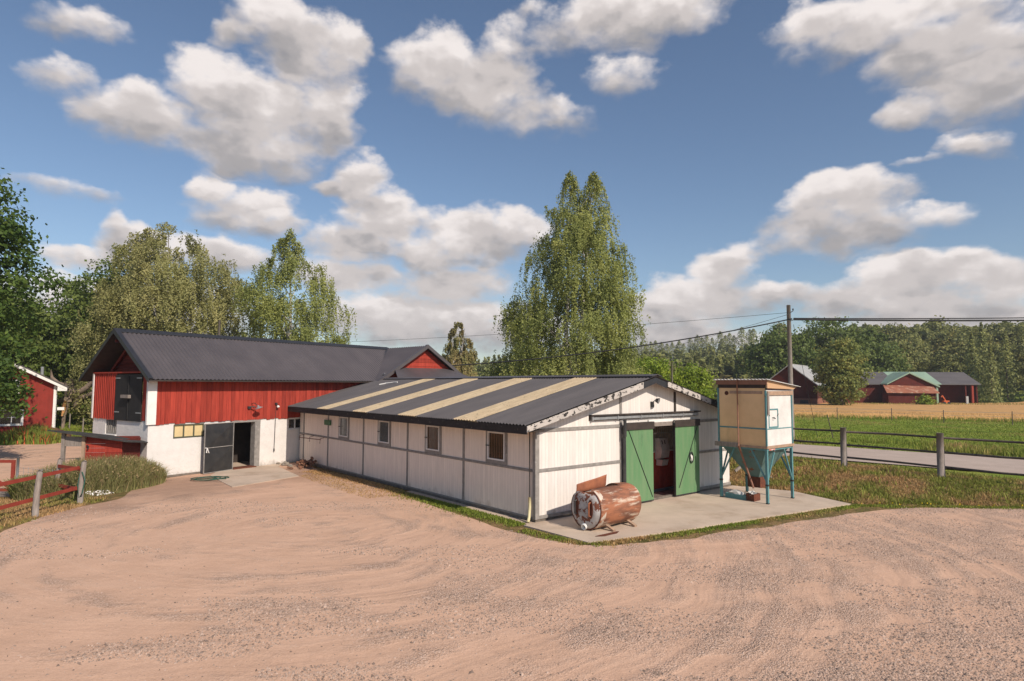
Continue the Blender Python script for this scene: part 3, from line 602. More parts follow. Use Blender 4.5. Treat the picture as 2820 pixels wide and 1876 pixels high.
# gable floodlight
mb = MB(); mb.box(5.36, 5.44, -.10, -.001, 3.22, 3.42); mb.tube([(5.4, -.08, 3.38), (5.42, -.12, 3.44), (5.45, -.16, 3.46)], .018, 6); fl = mb.build('gable_lamp', black_steel, st)
mb = MB(); mb.lathe([(.02, 0), (.06, .02), (.10, .12), (.105, .13), (.095, .13), (.02, .04)], (5.45, -.15, 3.48), (.3, -.8, -.25), 16); mb.build('lamp_head', black_steel, fl, smooth=True)
mb = MB(); mb.lathe([(0, .125), (.09, .125), (.09, .12)], (5.45, -.15, 3.48), (.3, -.8, -.25), 16); mb.build('lamp_glass', galv, fl)
# ------------------------------------------------------------------ barn
BET = math.atan2(.8311, .55613); B0 = Vector((-15.162, 26.161, 0))
bx_ = Vector((.55613, .8311, 0)); by_ = Vector((-.8311, .55613, 0))
def BL(x, y, z_=0): p = B0+bx_*x+by_*y; return (p.x, p.y, z_)
G, BHE, BHR, BOS, BOF, BLN = 5.0, 4.17, 6.35, .64, .38, 20.
ba = thing('barn', 'red board barn on white plastered ground floor with dark corrugated roof', 'barn', B0, BET)
bsl = (BHR-BHE)/(G/2+BOS)
def brz(y): return BHE+(min(y, G-y)+BOS)*bsl
mb = MB()  # plaster storey: long wall with window 1.06-2.42 / door 3.78-5.0 / window 6.85-7.6 ; gable with window 2.73-3.77
pw = .3
for a, b, z0, z1 in ((0, 1.06, 0, 2.3), (1.06, 2.42, 0, 1.62), (1.06, 2.42, 2.22, 2.3), (2.42, 3.80, 0, 2.3), (3.80, 5.0, 2.16, 2.3), (5.0, 6.85, 0, 2.3), (6.85, 7.75, 0, 1.66), (6.85, 7.75, 2.24, 2.3), (7.75, BLN, 0, 2.3)):
    mb.box(a, b, 0, pw, z0, z1)
for a, b, z0, z1 in ((pw, 2.73, 0, 2.42), (2.73, 3.77, 0, 1.72), (3.77, G, 0, 2.42)): mb.box(0, pw, a, b, z0, z1)
mb.box(0, BLN, G-pw, G, 0, 2.3) if False else mb.box(pw, BLN, G-pw, G-.001, 0, 2.3)
pl = mb.build('plaster_wall', plaster, ba)
mb = MB(); mb.box(pw, BLN, pw, G-pw, -.0, .02); mb.build('floor', concrete, ba)
mb = MB(); mb.box(pw, BLN, pw, G-pw, 2.32, 2.38); mb.build('loft_floor', dark_wood, ba)
mb = MB(); mb.box(-.02, 2.3, -.03, -.001, 0, .09); mb.box(-.03, -.001, -.02, G, 0, .09); mb.build('plinth', concrete_dk, ba)
# boards long wall
mb = MB(); x = .28
while x < BLN-4:
    wd = random.uniform(.17, .25); dz = random.uniform(-.035, .03)
    mb.box(x, x+wd-.012, -.045-random.uniform(0, .012), -.015, 2.27+dz, 4.26); x += wd
mb.box(.0, BLN, -.0145, .0, 2.32, 4.3, .1); mb.build('board_cladding', red_board, ba)
# gable lower boards with battens
mb = MB(); mb.box(.0, .02, 2.85, G-.02, 2.45, 4.45, .3)
yy = 2.88
while yy < G-.1:
    mb.box(-.025, -.001, yy, yy+.13, 2.42+random.uniform(-.03, .02), 4.46); mb.box(-.06, -.026, yy+.115, yy+.165, 2.40+random.uniform(-.03, .02), 4.46); yy += .175
mb.build('board_cladding', red_board, ba)
mb = MB(); mb.box(.0, .02, .02, .5, 2.45, 4.45, .3)
for yy in (.03, .2, .36): mb.box(-.025, -.001, yy, yy+.145, 2.42, 4.46)
mb.build('board_cladding', red_board, ba)
# triangle above in horizontal boards, set back
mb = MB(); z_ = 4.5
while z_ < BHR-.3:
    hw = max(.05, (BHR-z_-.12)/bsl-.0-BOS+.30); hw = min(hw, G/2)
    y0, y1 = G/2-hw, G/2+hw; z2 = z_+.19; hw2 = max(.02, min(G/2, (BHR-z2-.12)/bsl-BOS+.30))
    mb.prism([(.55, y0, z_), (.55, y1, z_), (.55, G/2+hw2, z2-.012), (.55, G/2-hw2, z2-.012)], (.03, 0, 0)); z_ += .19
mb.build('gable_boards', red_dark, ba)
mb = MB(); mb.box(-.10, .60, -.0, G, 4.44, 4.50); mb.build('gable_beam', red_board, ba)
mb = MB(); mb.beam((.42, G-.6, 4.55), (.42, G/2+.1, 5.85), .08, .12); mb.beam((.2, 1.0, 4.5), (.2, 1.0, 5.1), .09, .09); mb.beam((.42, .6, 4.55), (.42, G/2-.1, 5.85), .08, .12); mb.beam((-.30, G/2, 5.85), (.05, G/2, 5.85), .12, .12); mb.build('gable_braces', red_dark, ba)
mb = MB(); mb.box(-.07, .27, -.085, -.046, 2.27, 4.16); mb.box(-.105, -.071, -.085, .03, 2.27, 4.2); mb.build('corner_board', white_p, ba)
mb = MB(); mb.box(-.09, -.061, G-.10, G+.03, 2.4, 4.5); mb.box(-.09, .1, G+.001, G+.03, 2.4, 4.5); mb.build('corner_board', white_p, ba)
# loft doors
for (y0, y1) in ((.52, 1.67), (1.69, 2.84)):
    mb = MB(); mb.box(-.07, -.03, y0, y1, 2.38, 4.38); dr = mb.build('loft_door', black_boards, ba)
    hy = y0 if y0 < 1 else y1; s_ = 1 if y0 < 1 else -1
    mb = MB()
    for zz_ in (2.72, 4.20): mb = MB(); mb.box(-.085, -.0705, min(hy, hy+s_*.42), max(hy, hy+s_*.42), zz_, zz_+.045); mb.build('hinge', galv, dr)
    mb = MB(); mb.box(-.10, -.0705, y1-.06 if y0 < 1 else y0-.03, y1+.02 if y0 < 1 else y0+.02, 2.45, 4.3); mb.build('cover_strip', black_boards, dr)
mb = MB(); mb.box(-.22, -.101, 1.35, 2.02, 3.36, 3.50); mb.build('door_bar', old_wood, ba)
# gable window
def window(par, ax, a, b, z0, z1, dpt, fm, pm, mull=0, horiz=0, f_=.07, sill=None, glass_off=.08):
    """ax 'y': in plane y=const running along x (outside -y); ax 'x': in plane x=const running along y (outside -x)"""
    def bxx(m_, p0, p1, q0, q1, r0, r1):
        if ax == 'y': m_.box(p0, p1, q0, q1, r0, r1)
        else: m_.box(q0, q1, p0, p1, r0, r1)
    m_ = MB(); bxx(m_, a, b, dpt, dpt+.08, z0, z0+f_); bxx(m_, a, b, dpt, dpt+.08, z1-f_, z1); bxx(m_, a, a+f_, dpt, dpt+.08, z0+f_, z1-f_); bxx(m_, b-f_, b, dpt, dpt+.08, z0+f_, z1-f_)
    for i in range(mull): c_ = a+(b-a)*(i+1)/(mull+1); bxx(m_, c_-.025, c_+.025, dpt+.002, dpt+.07, z0+f_, z1-f_)
    for i in range(horiz): c_ = z0+(z1-z0)*(i+1)/(horiz+1); bxx(m_, a+f_, b-f_, dpt+.004, dpt+.068, c_-.02, c_+.02)
    fr_ = m_.build('window', fm, par); m_ = MB(); bxx(m_, a+f_*.5, b-f_*.5, dpt+glass_off-.03, dpt+glass_off-.018, z0+f_*.5, z1-f_*.5); m_.build('pane', pm, fr_)
    if sill: m_ = MB(); bxx(m_, a-.06, b+.06, dpt-.10, dpt+.05, z0-.05, z0-.002); m_.build('sill', sill, fr_)
    return fr_
window(ba, 'x', 2.75, 3.75, 1.74, 2.42, .03, grey_trim, glass_dark, 4, 0, .06, white_p)
olive_fr = mat('olive_frame', (.10, .105, .07), rough=.7)
fr_ = window(ba, 'y', 1.06, 2.42, 1.64, 2.22, -.01, olive_fr, yellow_board, 2, 0, .05, None); tag(fr_, 'long window closed with yellow boards')
window(ba, 'y', 6.87, 7.73, 1.68, 2.24, .05, white_p, glass_dark, 1, 0, .06, white_p)
# door frame + steel door
mb = MB(); mb.box(5.0, 5.24, -.04, -.001, 0, 2.24); mb.box(4.96, 5.0, -.04, .3, 0, 2.16); mb.box(3.74, 5.24, -.05, -.001, 2.17, 2.26); mb.box(3.72, 3.79, -.05, -.001, 0, 2.17); mb.build('door_frame', grey_trim, ba)
mb = MB(); mb.box(3.8, 4.96, -.25, .3, 0, .07); mb.build('doorstep', rust_deep, ba)
hx, hy_ = 3.76, -.09; fx_, fy_ = 2.20, -.40; dn = Vector((fx_-hx, fy_-hy_, 0)); dl = dn.length; dn.normalize(); nm_ = Vector((dn.y, -dn.x, 0)) ; nm_ = nm_ if nm_.y < 0 else -nm_
def dp(t, z_, o=0): return (hx+dn.x*t+nm_.x*o, hy_+dn.y*t+nm_.y*o, z_)
mb = MB(); mb.prism([dp(0, .04), dp(dl, .04), dp(dl, 2.2), dp(0, 2.2)], nm_*.05); sdr = mb.build('steel_door', black_steel, ba); tag(sdr, 'black steel door swung open against the plaster')
mb = MB()
for p_, q_ in (((0, .04), (dl, .04)), ((dl, .04), (dl, 2.2)), ((dl, 2.2), (0, 2.2)), ((0, 2.2), (0, .04)), ((.02, 1.14), (dl-.02, 1.14))): mb.beam(dp(p_[0], p_[1], .06), dp(q_[0], q_[1], .06), .03, .04, nm_)
mb.build('door_rim', grey_trim, sdr)
mb = MB(); c1 = dp(dl/2, 1.68, .13)
mb.add([dp(.04, 1.17, .051), dp(dl-.04, 1.17, .051), dp(dl-.04, 2.17, .051), dp(.04, 2.17, .051), c1], [(0, 1, 4), (1, 2, 4), (2, 3, 4), (3, 0, 4)])
mb.add([dp(.04, .07, .051), dp(dl-.04, .07, .051), dp(dl-.04, 1.11, .051), dp(.04, 1.11, .051), dp(dl/2, .6, .12)], [(0, 1, 4), (1, 2, 4), (2, 3, 4), (3, 0, 4)]); mb.build('pressed_panel', black_steel, sdr)
mb = MB(); mb.tube([dp(dl-.02, 1.16, .09), dp(dl-.10, 1.14, .12), dp(dl-.2, .92, .12), dp(dl-.06, .95, .12), dp(dl-.1, 1.12, .12)], .022, 6)
rp = mb.build('rope', white_p, None, B0, BET); tag(rp, 'white rope knotted through the edge of the black steel door', 'rope')
# roof
def corr(u0, u1, y0, z0, y1, z1, per=.19, amp=.022, n=6, cutfn=None):
    V_ = []; F_ = []; us = np.arange(u0, u1, per/n); d_ = np.array([0, y1-y0, z1-z0]); L_ = np.linalg.norm(d_); nr = np.array([0, -(z1-z0), (y1-y0)])/L_
    if nr[2] < 0: nr = -nr
    for u in us:
        t0 = cutfn(u) if cutfn else 0
        for t in (t0, 1): V_.append(np.array([u, y0, z0])+d_*t+nr*amp*math.cos(2*math.pi*u/per))
    for i in range(len(us)-1): F_.append((2*i, 2*i+1, 2*i+3, 2*i+2))
    return V_, F_
V = []; F = []
addw(*corr(-BOF, 16.9, -BOS, BHE, G/2, BHR)); addw(*corr(-BOF, 16.9, G+BOS, BHE, G/2, BHR))
mesh_obj('roof', V, F, roof_metal, ba, smooth=True)
mb = MB()
for sgn in (0, 1):
    yy = (lambda y: y) if sgn == 0 else (lambda y: G-y)
    mb.prism([(-BOF+.02, yy(-BOS+.03), BHE-.04), (-BOF+.02, yy(G/2), BHR-.05), (-BOF+.02, yy(G/2), BHR-.10), (-BOF+.02, yy(-BOS+.03), BHE-.09)], (17.2, 0, 0))
mb.build('roof_deck', dark_wood, ba)
mb = MB()
for sgn in (0, 1):
    yy = (lambda y: y) if sgn == 0 else (lambda y: G-y)
    mb.prism([(-BOF-.03, yy(-BOS-.03), BHE+.05), (-BOF-.03, yy(G/2), BHR+.06), (-BOF-.03, yy(G/2), BHR-.16), (-BOF-.03, yy(-BOS-.03), BHE-.13)], (.035, 0, 0))
    mb.prism([(-BOF-.03, yy(-BOS-.03), BHE+.052), (-BOF-.03, yy(G/2), BHR+.062), (-BOF-.03, yy(G/2), BHR+.045), (-BOF-.03, yy(-BOS-.03), BHE+.035)], (.20, 0, 0))
    mb.prism([(-BOF+.1, yy(G/2-.2), BHR+.055-.2*bsl), (-BOF+.1, yy(G/2), BHR+.075), (-BOF+.1, yy(G/2), BHR+.05), (-BOF+.1, yy(G/2-.2), BHR+.03-.2*bsl)], (16.5, 0, 0))
mb.build('roof_trim', roof_black, ba)
# wing with a pediment, ridge at end of barn
M_ = Vector((.72562, -.68809, 0)); Q_ = Vector((.68809, .72562, 0)); AP = Vector((-5.33, 38.262, 0))
wg = thing('barn_wing', 'cross gable wing at the far end of the barn with small red pediment', 'barn wing', AP, math.atan2(Q_.y, Q_.x))
# local: x = Q (right), y = -M (away)
WH, WE = 6.35, 3.9; wsl = (6.35-4.37)/3.15; hwid = (WH-WE)/wsl
V = []; F = []
def corr2(sg, off=0):
    V_ = []; F_ = []; us = np.arange(-.25, 9., .19/6)
    for u in us:
        am = .022*math.cos(2*math.pi*u/.19)
        V_.append((0, u, WH+am)); V_.append((sg*hwid, u, WE+am))
    for i in range(len(us)-1): F_.append((2*i, 2*i+1, 2*i+3, 2*i+2))
    return V_, F_
addw(*corr2(-1)); addw(*corr2(1)); mesh_obj('roof', V, F, roof_metal, wg, smooth=True)
mb = MB()
for s_ in (-1, 1):
    mb.prism([(0, -.30, WH+.05), (s_*hwid, -.30, WE+.05), (s_*hwid, -.30, WE-.16), (0, -.30, WH-.16)], (0, .04, 0))
    mb.prism([(0, -.3, WH+.07), (s_*hwid, -.3, WE+.07), (s_*hwid, -.3, WE+.045), (0, -.3, WH+.045)], (0, .22, 0))
mb.build('roof_trim', roof_metal, wg)
mb = MB(); z_ = 3.0
while z_ < WH-.2:
    h1 = min(hwid-.25, (WH-z_-.10)/wsl); h2 = max(.01, min(hwid-.25, (WH-z_-.23-.10)/wsl)); mb.prism([(-h1, .1+.0, z_), (h1, .1, z_), (h2, .1, z_+.22), (-h2, .1, z_+.22)], (0, .03, 0)); z_ += .232
mb.build('pediment_boards', red_board, wg)
mb = MB(); mb.prism([(-2.25, .05, 4.98), (1.95, .05, 4.98), (2.7, -1.3, 4.42), (-3.0, -1.3, 4.42)], (0, 0, -.04)); mb.build('skirt_roof', roof_metal, wg)
mb = MB(); mb.box(-hwid+.25, hwid-.25, .16, 9, 0, 3.9); mb.build('wall', red_dark, wg)
vl0 = Vector(BL(16.19, 2.5, 6.37)); vl1 = Vector((-7.79, 36.43, 4.27))
mb = MB(); mb.beam(vl0, vl1, .26, .04); pv = mb.build('valley_gutter', roof_black); pv.parent = ba; pv.matrix_parent_inverse = (Matrix.Translation(B0) @ Matrix.Rotation(BET, 4, 'Z')).inverted()
mb = MB(); mb.tube([(-7.5, 36.3, 4.25), (-7.55, 36.25, 4.5), (-7.35, 36.1, 4.62)], .03, 6)
o = mb.build('vent_hose', galv, None); tag(o, 'thin bent grey pipe sticking up where barn and stable roofs meet', 'pipe')
# barn lamps
def lamp(par, x, z_, big=True):
    m_ = MB(); m_.tube([(x, -.05, z_+.15), (x+.02, -.22, z_+.2), (x+.08, -.38, z_+.1), (x+.12, -.42, z_)], .016, 6); m_.box(x-.22, x-.08, -.14, -.06, z_-.08, z_+.04); m_.tube([(x-.12, -.12, z_+.02), (x+.08, -.3, z_)], .03, 6)
    l_ = m_.build('wall_lamp', black_steel, par)
    m_ = MB(); m_.lathe([(.04, -.06), (.06, 0), (.2, .08), (.205, .09), (.19, .085), (.04, .01)], (x+.12, -.42, z_+.02), (.25, -.25, -1), 18); m_.build('lamp_shade', galv, l_, smooth=True)
    return l_
lamp(ba, 4.72, 2.88)
mb = MB(); mb.box(6.0, 6.1, -.14, -.046, 2.96, 3.06); mb.tube([(6.05, -.1, 2.98), (6.1, -.22, 2.9)], .03, 8); l2 = mb.build('wall_lamp', black_steel, ba)
mb = MB(); mb.lathe([(.03, 0), (.06, .03), (.07, .1), (.0, .12)], (6.08, -.18, 2.92), (.2, -.4, -1), 12); mb.build('lamp_glass', white_p, l2, smooth=True)
mb = MB(); mb.tube([(6.06, -.08, 2.9), (6.05, -.06, 1.6), (6.03, -.06, .78)], .012, 5); mb.tube([(6.03, -.06, .8), (6.03, -.06, .66)], .03, 6); mb.build('cord', black_steel, ba)
mb = MB(); mb.box(pw+.4, 8.5, 2.2, 2.26, .0, 2.3); mb.build('inner_wall', dark_wood, ba)
mb = MB(); mb.box(4.5, 4.6, 1.2, 1.3, .02, 2.3); mb.build('inner_post', black_steel, ba)
# ------------------------------------------------------------------ concrete
def slabw(name, pts, label, z_=.03): return sheet(name, pts, concrete, z_, 0, 1, label, thick=.1)
slabw('concrete_slab', [(.35, 17.95), (1.94, 16.05), (4.6, 17.4), (11.42, 21.3), (10.6, 23.8), (8.75, 25.1), SL(10.2, -.04)[:2], SL(-.1, -.04)[:2]], 'light concrete apron in front of the stable doors')
slabw('concrete_strip', [SL(-.04, .0)[:2], SL(-.04, 6.9)[:2], SL(-.32, 6.9)[:2], SL(-.35, .0)[:2]], 'narrow concrete edge along the stable wall', .02)
slabw('concrete_pad', [(-13.4, 28.75), (-13.05, 27.35), (-12.2, 26.2), (-10.76, 24.35), (-9.2, 27.3), (-11.2, 30.3), (-11.5, 31.6)], 'concrete pad outside the barn door', .025)
mb = MB(); mb.beam((-12.62, 26.9, .024), (-9.9, 28.4, .024), .03, .006); tag(mb.build('slab_joint', concrete_dk), 'dark joint in the concrete pad', kind='structure')
# rust stain below tank
# ------------------------------------------------------------------ silo
sx0, sy0, SZ = 7.87, -1.147, 1.72
si = thing('feed_silo', 'tan and white boxed feed silo on teal steel legs with hopper', 'feed silo', SL(sx0, sy0-SZ), ALP)
# local origin at MF corner: x 0..SZ right, y 0..SZ toward wall ; MF=(0,0) LF=(0,SZ) RF=(SZ,0)
legs = []
for (x, y) in ((0, 0), (0, SZ), (SZ, 0), (SZ, SZ)):
    mb = MB(); mb.box(x-.04, x+.04, y-.04, y+.04, .03, 1.86); lg = mb.build('leg', teal, si); mb = MB(); mb.box(x-.047, x+.047, y-.047, y+.047, .62, .68); mb.build('clamp', black_steel, lg); mb = MB(); mb.box(x-.05, x+.05, y-.05, y+.05, .028, .06); mb.build('foot_plate', black_steel, lg)
mb = MB(); c_ = SZ/2
for (x, y) in ((0, 0), (0, SZ), (SZ, 0), (SZ, SZ)):
    mb.beam((x, y, .72), (x+(.55 if x == 0 else -.55), y, 1.82), .045, .045); mb.beam((x, y, .72), (x, y+(.55 if y == 0 else -.55), 1.82), .045, .045)
mb.build('braces', teal, si)
mb = MB()
for a, b in (((0, 0), (SZ, 0)), ((0, 0), (0, SZ)), ((SZ, 0), (SZ, SZ)), ((0, SZ), (SZ, SZ))): mb.beam((a[0], a[1], 1.83), (b[0], b[1], 1.83), .07, .07)
mb.build('frame', teal, si)
k = .16; t0, t1 = .03, SZ-.03; b0, b1 = c_-k, c_+k
mb = MB(); mb.add([(t0, t0, 1.85), (t1, t0, 1.85), (t1, t1, 1.85), (t0, t1, 1.85), (b0, b0, .72), (b1, b0, .72), (b1, b1, .72), (b0, b1, .72)], [(0, 1, 5, 4), (1, 2, 6, 5), (2, 3, 7, 6), (3, 0, 4, 7)]); mb.build('hopper', mat('hopper_paint', (.085, .16, .155), (.12, .20, .19), .6, ns=3, col3=(.20, .075, .035), n3=2.6, lo3=.6, hi3=.64), si)
mb = MB(); mb.box(b0-.06, b1+.06, b0-.1, b1+.06, .42, .78); mb.build('outlet', rust_deep, si)
mb = MB(); mb.prism([(b1+.06, b0-.1, .78), (b1+.06, b1+.06, .78), (b1+.5, b1+.0, .70), (b1+.5, b0-.1, .70)], (0, 0, .015)); mb.build('outlet_lid', galv, si)
# box shell
mb = MB(); mb.box(-.03, .0, .0, SZ, 1.9, 3.9); mb.build('side_panel', tan_board, si)
mb = MB(); mb.box(0, SZ, -.03, 0, 1.9, 3.84); mb.build('front_panel', white_sheet, si)
mb = MB(); mb.box(SZ, SZ+.03, 0, SZ, 1.9, 3.7); mb.box(0, SZ, SZ, SZ+.03, 1.9, 3.9); mb.build('side_panel', white_sheet, si)
for (x, y, h) in ((-.035, -.035, 3.82), (SZ+.035, -.035, 3.7), (-.035, SZ+.035, 3.9), (SZ+.035, SZ+.035, 3.7)): mb = MB(); mb.box(x-.025, x+.025, y-.025, y+.025, 1.86, h); mb.build('corner_angle', teal, si)
mb = MB(); mb.box(-.038, -.0305, -.005, SZ+.03, 2.50, 2.55); mb.box(-.0, SZ, -.038, -.0305, 2.50, 2.535); mb.build('band', teal, si)
mb = MB(); mb.box(-.07, -.031, -.08, SZ+.05, 1.86, 1.94); mb.box(-.08, SZ+.09, -.075, -.031, 1.86, 1.95); mb.build('sill_board', raw_wood, si)
mb = MB(); mb.box(-.12, -.071, SZ*.55, SZ+.16, 1.84, 2.0); mb.build('weathered_board', old_wood, si)
mb = MB(); mb.box(-.0+.05, SZ+.09, -.075, -.031, 3.66, 3.80); mb.build('top_board', raw_wood, si)
mb = MB(); mb.box(-.045, -.031, .08, SZ-.42, 3.70, 3.80); mb.build('top_board', raw_wood, si)
mb = MB(); mb.box(-.02, .10, -.10, -.076, 3.0, 3.75); mb.build('corner_plank', old_wood, si)
# eaves of silo
mb = MB(); mb.box(-.10, -.06, -.12, SZ+.08, 4.02, 4.17); mb.build('eave_board', brown_wood, si)
mb = MB(); mb.box(-.05, .0, -.03, SZ+.03, 3.9, 4.1); mb.build('eave_infill', dark_wood, si)
mb = MB(); mb.prism([(-.06, -.12, 4.17), (-.06, -.12, 3.90), (SZ+.06, -.12, 3.86), (SZ+.25, -.12, 3.92)], (0, .05, 0)); mb.build('gable_infill', mat('chipboard', (.55, .34, .19), (.47, .30, .18), .8, ns=30), si)
V_ = []; F_ = []; us = np.arange(-.22, SZ+.2, .13/6)
for u in us:
    am = .018*math.cos(2*math.pi*u/.13)
    for t in (0, 1): V_.append((-.16+t*(SZ+.55), u, 4.205-.24*t+am))
for i in range(len(us)-1): F_.append((2*i, 2*i+1, 2*i+3, 2*i+2))
o = mesh_obj('roof', V_, F_, white_sheet, si, smooth=True); sm = o.modifiers.new('solid', 'SOLIDIFY'); sm.thickness = .012
# hatch
mb = MB(); x0, x1, z0, z1 = .13, .78, 2.55, 3.20; f_ = .045
mb.box(x0, x1, -.045, -.031, z0, z0+f_); mb.box(x0, x1, -.045, -.031, z1-f_, z1); mb.box(x0, x0+f_, -.045, -.031, z0+f_, z1-f_); mb.box(x1-f_, x1, -.045, -.031, z0+f_, z1-f_); ht = mb.build('hatch', teal, si)
mb = MB(); mb.tube([(.40, -.05, 2.90), (.40, -.1, 2.86), (.48, -.1, 2.86), (.50, -.05, 2.90)], .010, 5); mb.box(.38, .54, -.042, -.031, 2.885, 2.905); mb.beam((x0-.0, -.05, 3.02), (x0+.06, -.05, 2.95), .012, .02); mb.beam((x1, -.05, 3.02), (x1-.06, -.05, 2.95), .012, .02); mb.build('handle', black_steel, ht)
mb = MB(); mb.lathe([(.0, .001), (.075, .001), (.075, .012), (.055, .015)], (-.0305, SZ-.3, 3.72), (-1, 0, 0), 16); mb.build('inlet_hole', rust_deep, si)
mb = MB(); mb.tube([(-.14, .95, 4.2), (-.13, .94, 1.9)], .022, 8); mb.tube([(-.13, .94, 1.9), (.45, .75, .42)], .035, 8); mb.build('filler_pole', brown_wood, si, smooth=True)
mb = MB(); mb.prism([(.1, -.045, 1.80), (.5, -.045, 1.80), (.5, -.045, 1.855), (.1, -.045, 1.855)], (0, .006, 0)); mb.build('maker_plate', mat('plate_red_white', (.7, .68, .66), (.6, .12, .08), ns=9), si)
# leaning plank behind silo
mb = MB(); mb.beam((9.0, 25.4, .55), (10.2, 25.9, 1.25), .07, .10); o = mb.build('leaning_plank', old_wood); tag(o, 'weathered plank leaning behind the feed silo beside the stable corner', 'plank')
# tray with sacks
tr = thing('trough', 'low teal trough filled with crumpled white sacks under the feed silo', 'trough', SL(7.87, -1.35), ALP)
mb = MB(); mb.box(.05, .32, -.75, .1, .03, .05); mb.box(.05, .08, -.75, .1, .05, .19); mb.box(.29, .32, -.75, .1, .05, .19); mb.box(.08, .29, -.75, -.72, .05, .19); mb.box(.08, .29, .07, .1, .05, .19); mb.build('trough_shell', teal, tr)
def lump(name, loc, sx_, sy_, sz_, m, par=None, n=14, seed=1, rough_=.35, sub=2):
    import bmesh
    bm = bmesh.new(); bmesh.ops.create_icosphere(bm, subdivisions=sub, radius=1); r_ = random.Random(seed)
    for v in bm.verts:
        k_ = 1+rough_*(r_.random()-.5)*2; v.co = Vector((v.co.x*sx_*k_, v.co.y*sy_*k_, max(-.2, v.co.z)*sz_*k_))
    me = bpy.data.meshes.new(name); bm.to_mesh(me); bm.free(); me.materials.append(m); o = bpy.data.objects.new(name, me); link(o); o.location = loc
    if par: o.parent = par
    return o
sack_m = mat('crumpled_sack', (.62, .60, .57), (.45, .44, .42), .7, ns=9)
lump('sacks', (.18, -.2, .18), .12, .26, .12, sack_m, tr, seed=4, rough_=.5)
bxx_ = thing('rusty_box', 'small rusty brown box with a white sack standing at the trough end', 'box', SL(7.92, -2.35), ALP)
mb = MB(); mb.box(.0, .42, .0, .3, .03, .05); mb.box(0, .42, 0, .02, .05, .27); mb.box(0, .42, .28, .3, .05, .27); mb.box(0, .02, .02, .28, .05, .27); mb.box(.4, .42, .02, .28, .05, .27); mb.build('box_shell', rust_deep, bxx_)
lump('sack', (.2, .15, .24), .18, .13, .13, sack_m, bxx_, seed=9, rough_=.5)
# ------------------------------------------------------------------ tank
TL = SL(.415, -1.614)
tk = thing('tank', 'rusty cut open steel tank lying on wooden blocks outside the stable', 'tank', TL, ALP)
TR, TLn = .55, 1.85; cz = .61
def cyl(t, phi, r=TR): return (t, -math.sin(phi)*r, cz+math.cos(phi)*r)   # phi 0 top, + front
V_ = []; F_ = []; ts = np.linspace(.0, TLn, 21); ph = np.linspace(0, 2*math.pi, 49)
idx = {}
for i, t in enumerate(ts):
    for j, p_ in enumerate(ph[:-1]):
        d_ = .012*math.sin(t*5+p_*3)+.02*math.exp(-((t-1.2)**2+(p_-1.2)**2)*3)
        if t > TLn-.25: d_ += (1-math.sqrt(max(0, 1-((t-TLn+.25)/.25)**2)))*.20
        idx[i, j] = len(V_); V_.append(cyl(t, p_, TR-d_))
def opened(t, p_):
    pd = math.degrees(p_); pd = pd-360 if pd > 180 else pd
    return t < 1.2 and -50 < pd < 12
for i in range(20):
    for j in range(48):
        if opened((ts[i]+ts[i+1])/2, (ph[j]+ph[j+1])/2): continue
        F_.append((idx[i, j], idx[i+1, j], idx[i+1, (j+1) % 48], idx[i, (j+1) % 48]))
sh = mesh_obj('shell', V_, F_, rust, tk, smooth=True); sm = sh.modifiers.new('s', 'SOLIDIFY'); sm.thickness = .012; sm.offset = -1
# torn flap
V_ = []; F_ = []; na, nb_ = 12, 9; p0 = R(-50)
for i in range(na):
    f = i/(na-1); t = .02+1.18*f; e_ = .26+.18*f
    c0 = Vector(cyl(t, p0)); q = c0.copy()
    for j in range(nb_):
        V_.append(q.copy()); k_ = min(1, j/3); dv_ = Vector((.06*f, -math.cos(p0)*(1-k_)-.05*k_, -math.sin(p0)*(1-k_)+1.0*k_)).normalized(); q = q+dv_*e_/(nb_-1)*(1+.10*math.sin(t*6)*(j == nb_-2))
for i in range(na-1):
    for j in range(nb_-1): F_.append((i*nb_+j, (i+1)*nb_+j, (i+1)*nb_+j+1, i*nb_+j+1))
fp = mesh_obj('torn_flap', V_, F_, rust_in, tk, smooth=True); sm = fp.modifiers.new('s', 'SOLIDIFY'); sm.thickness = .012
# inside face
# dished end, top cut off at z 1.0
V_ = []; F_ = []; nr_ = 9
for k_ in range(nr_):
    rr_ = TR*k_/(nr_-1); dish = .13*math.sqrt(max(0, 1-(k_/(nr_-1))**2.6))
    for j in range(48):
        c = cyl(-dish, ph[j], rr_); zc = min(c[2], 1.03+.02*math.sin(c[1]*9)); V_.append((c[0], c[1], zc))
for k_ in range(nr_-1):
    for j in range(48): F_.append((k_*48+j, (k_+1)*48+j, (k_+1)*48+(j+1) % 48, k_*48+(j+1) % 48))
F_ = [f for f in F_ if len({round(V_[i][2], 3) for i in f}) > 1]
en = mesh_obj('tank_end', V_, F_, rust_end, tk, smooth=True)
mb = MB(); mb.tube([cyl(.0, p_, TR+.006) for p_ in np.linspace(R(30), R(304), 40)], .018, 6); mb.build('rim', rust_deep, tk, smooth=True)
V_ = []; F_ = []; ba_ = [.03, .09, .17, .20]
for t in ba_:
    for p_ in np.linspace(R(28), R(255), 40): V_.append(cyl(t, p_, TR+.012+.006*math.sin(p_*7+t*9)))
F_ = [(i*40+j, (i+1)*40+j, (i+1)*40+j+1, i*40+j+1) for i in range(3) for j in range(39)]
mesh_obj('pale_band', V_, F_, mat('flaking_cream_paint', (.66, .58, .49), (.50, .42, .34), .7, ns=3, col3=(.34, .14, .075), n3=5, lo3=.54, hi3=.60), tk, smooth=True)
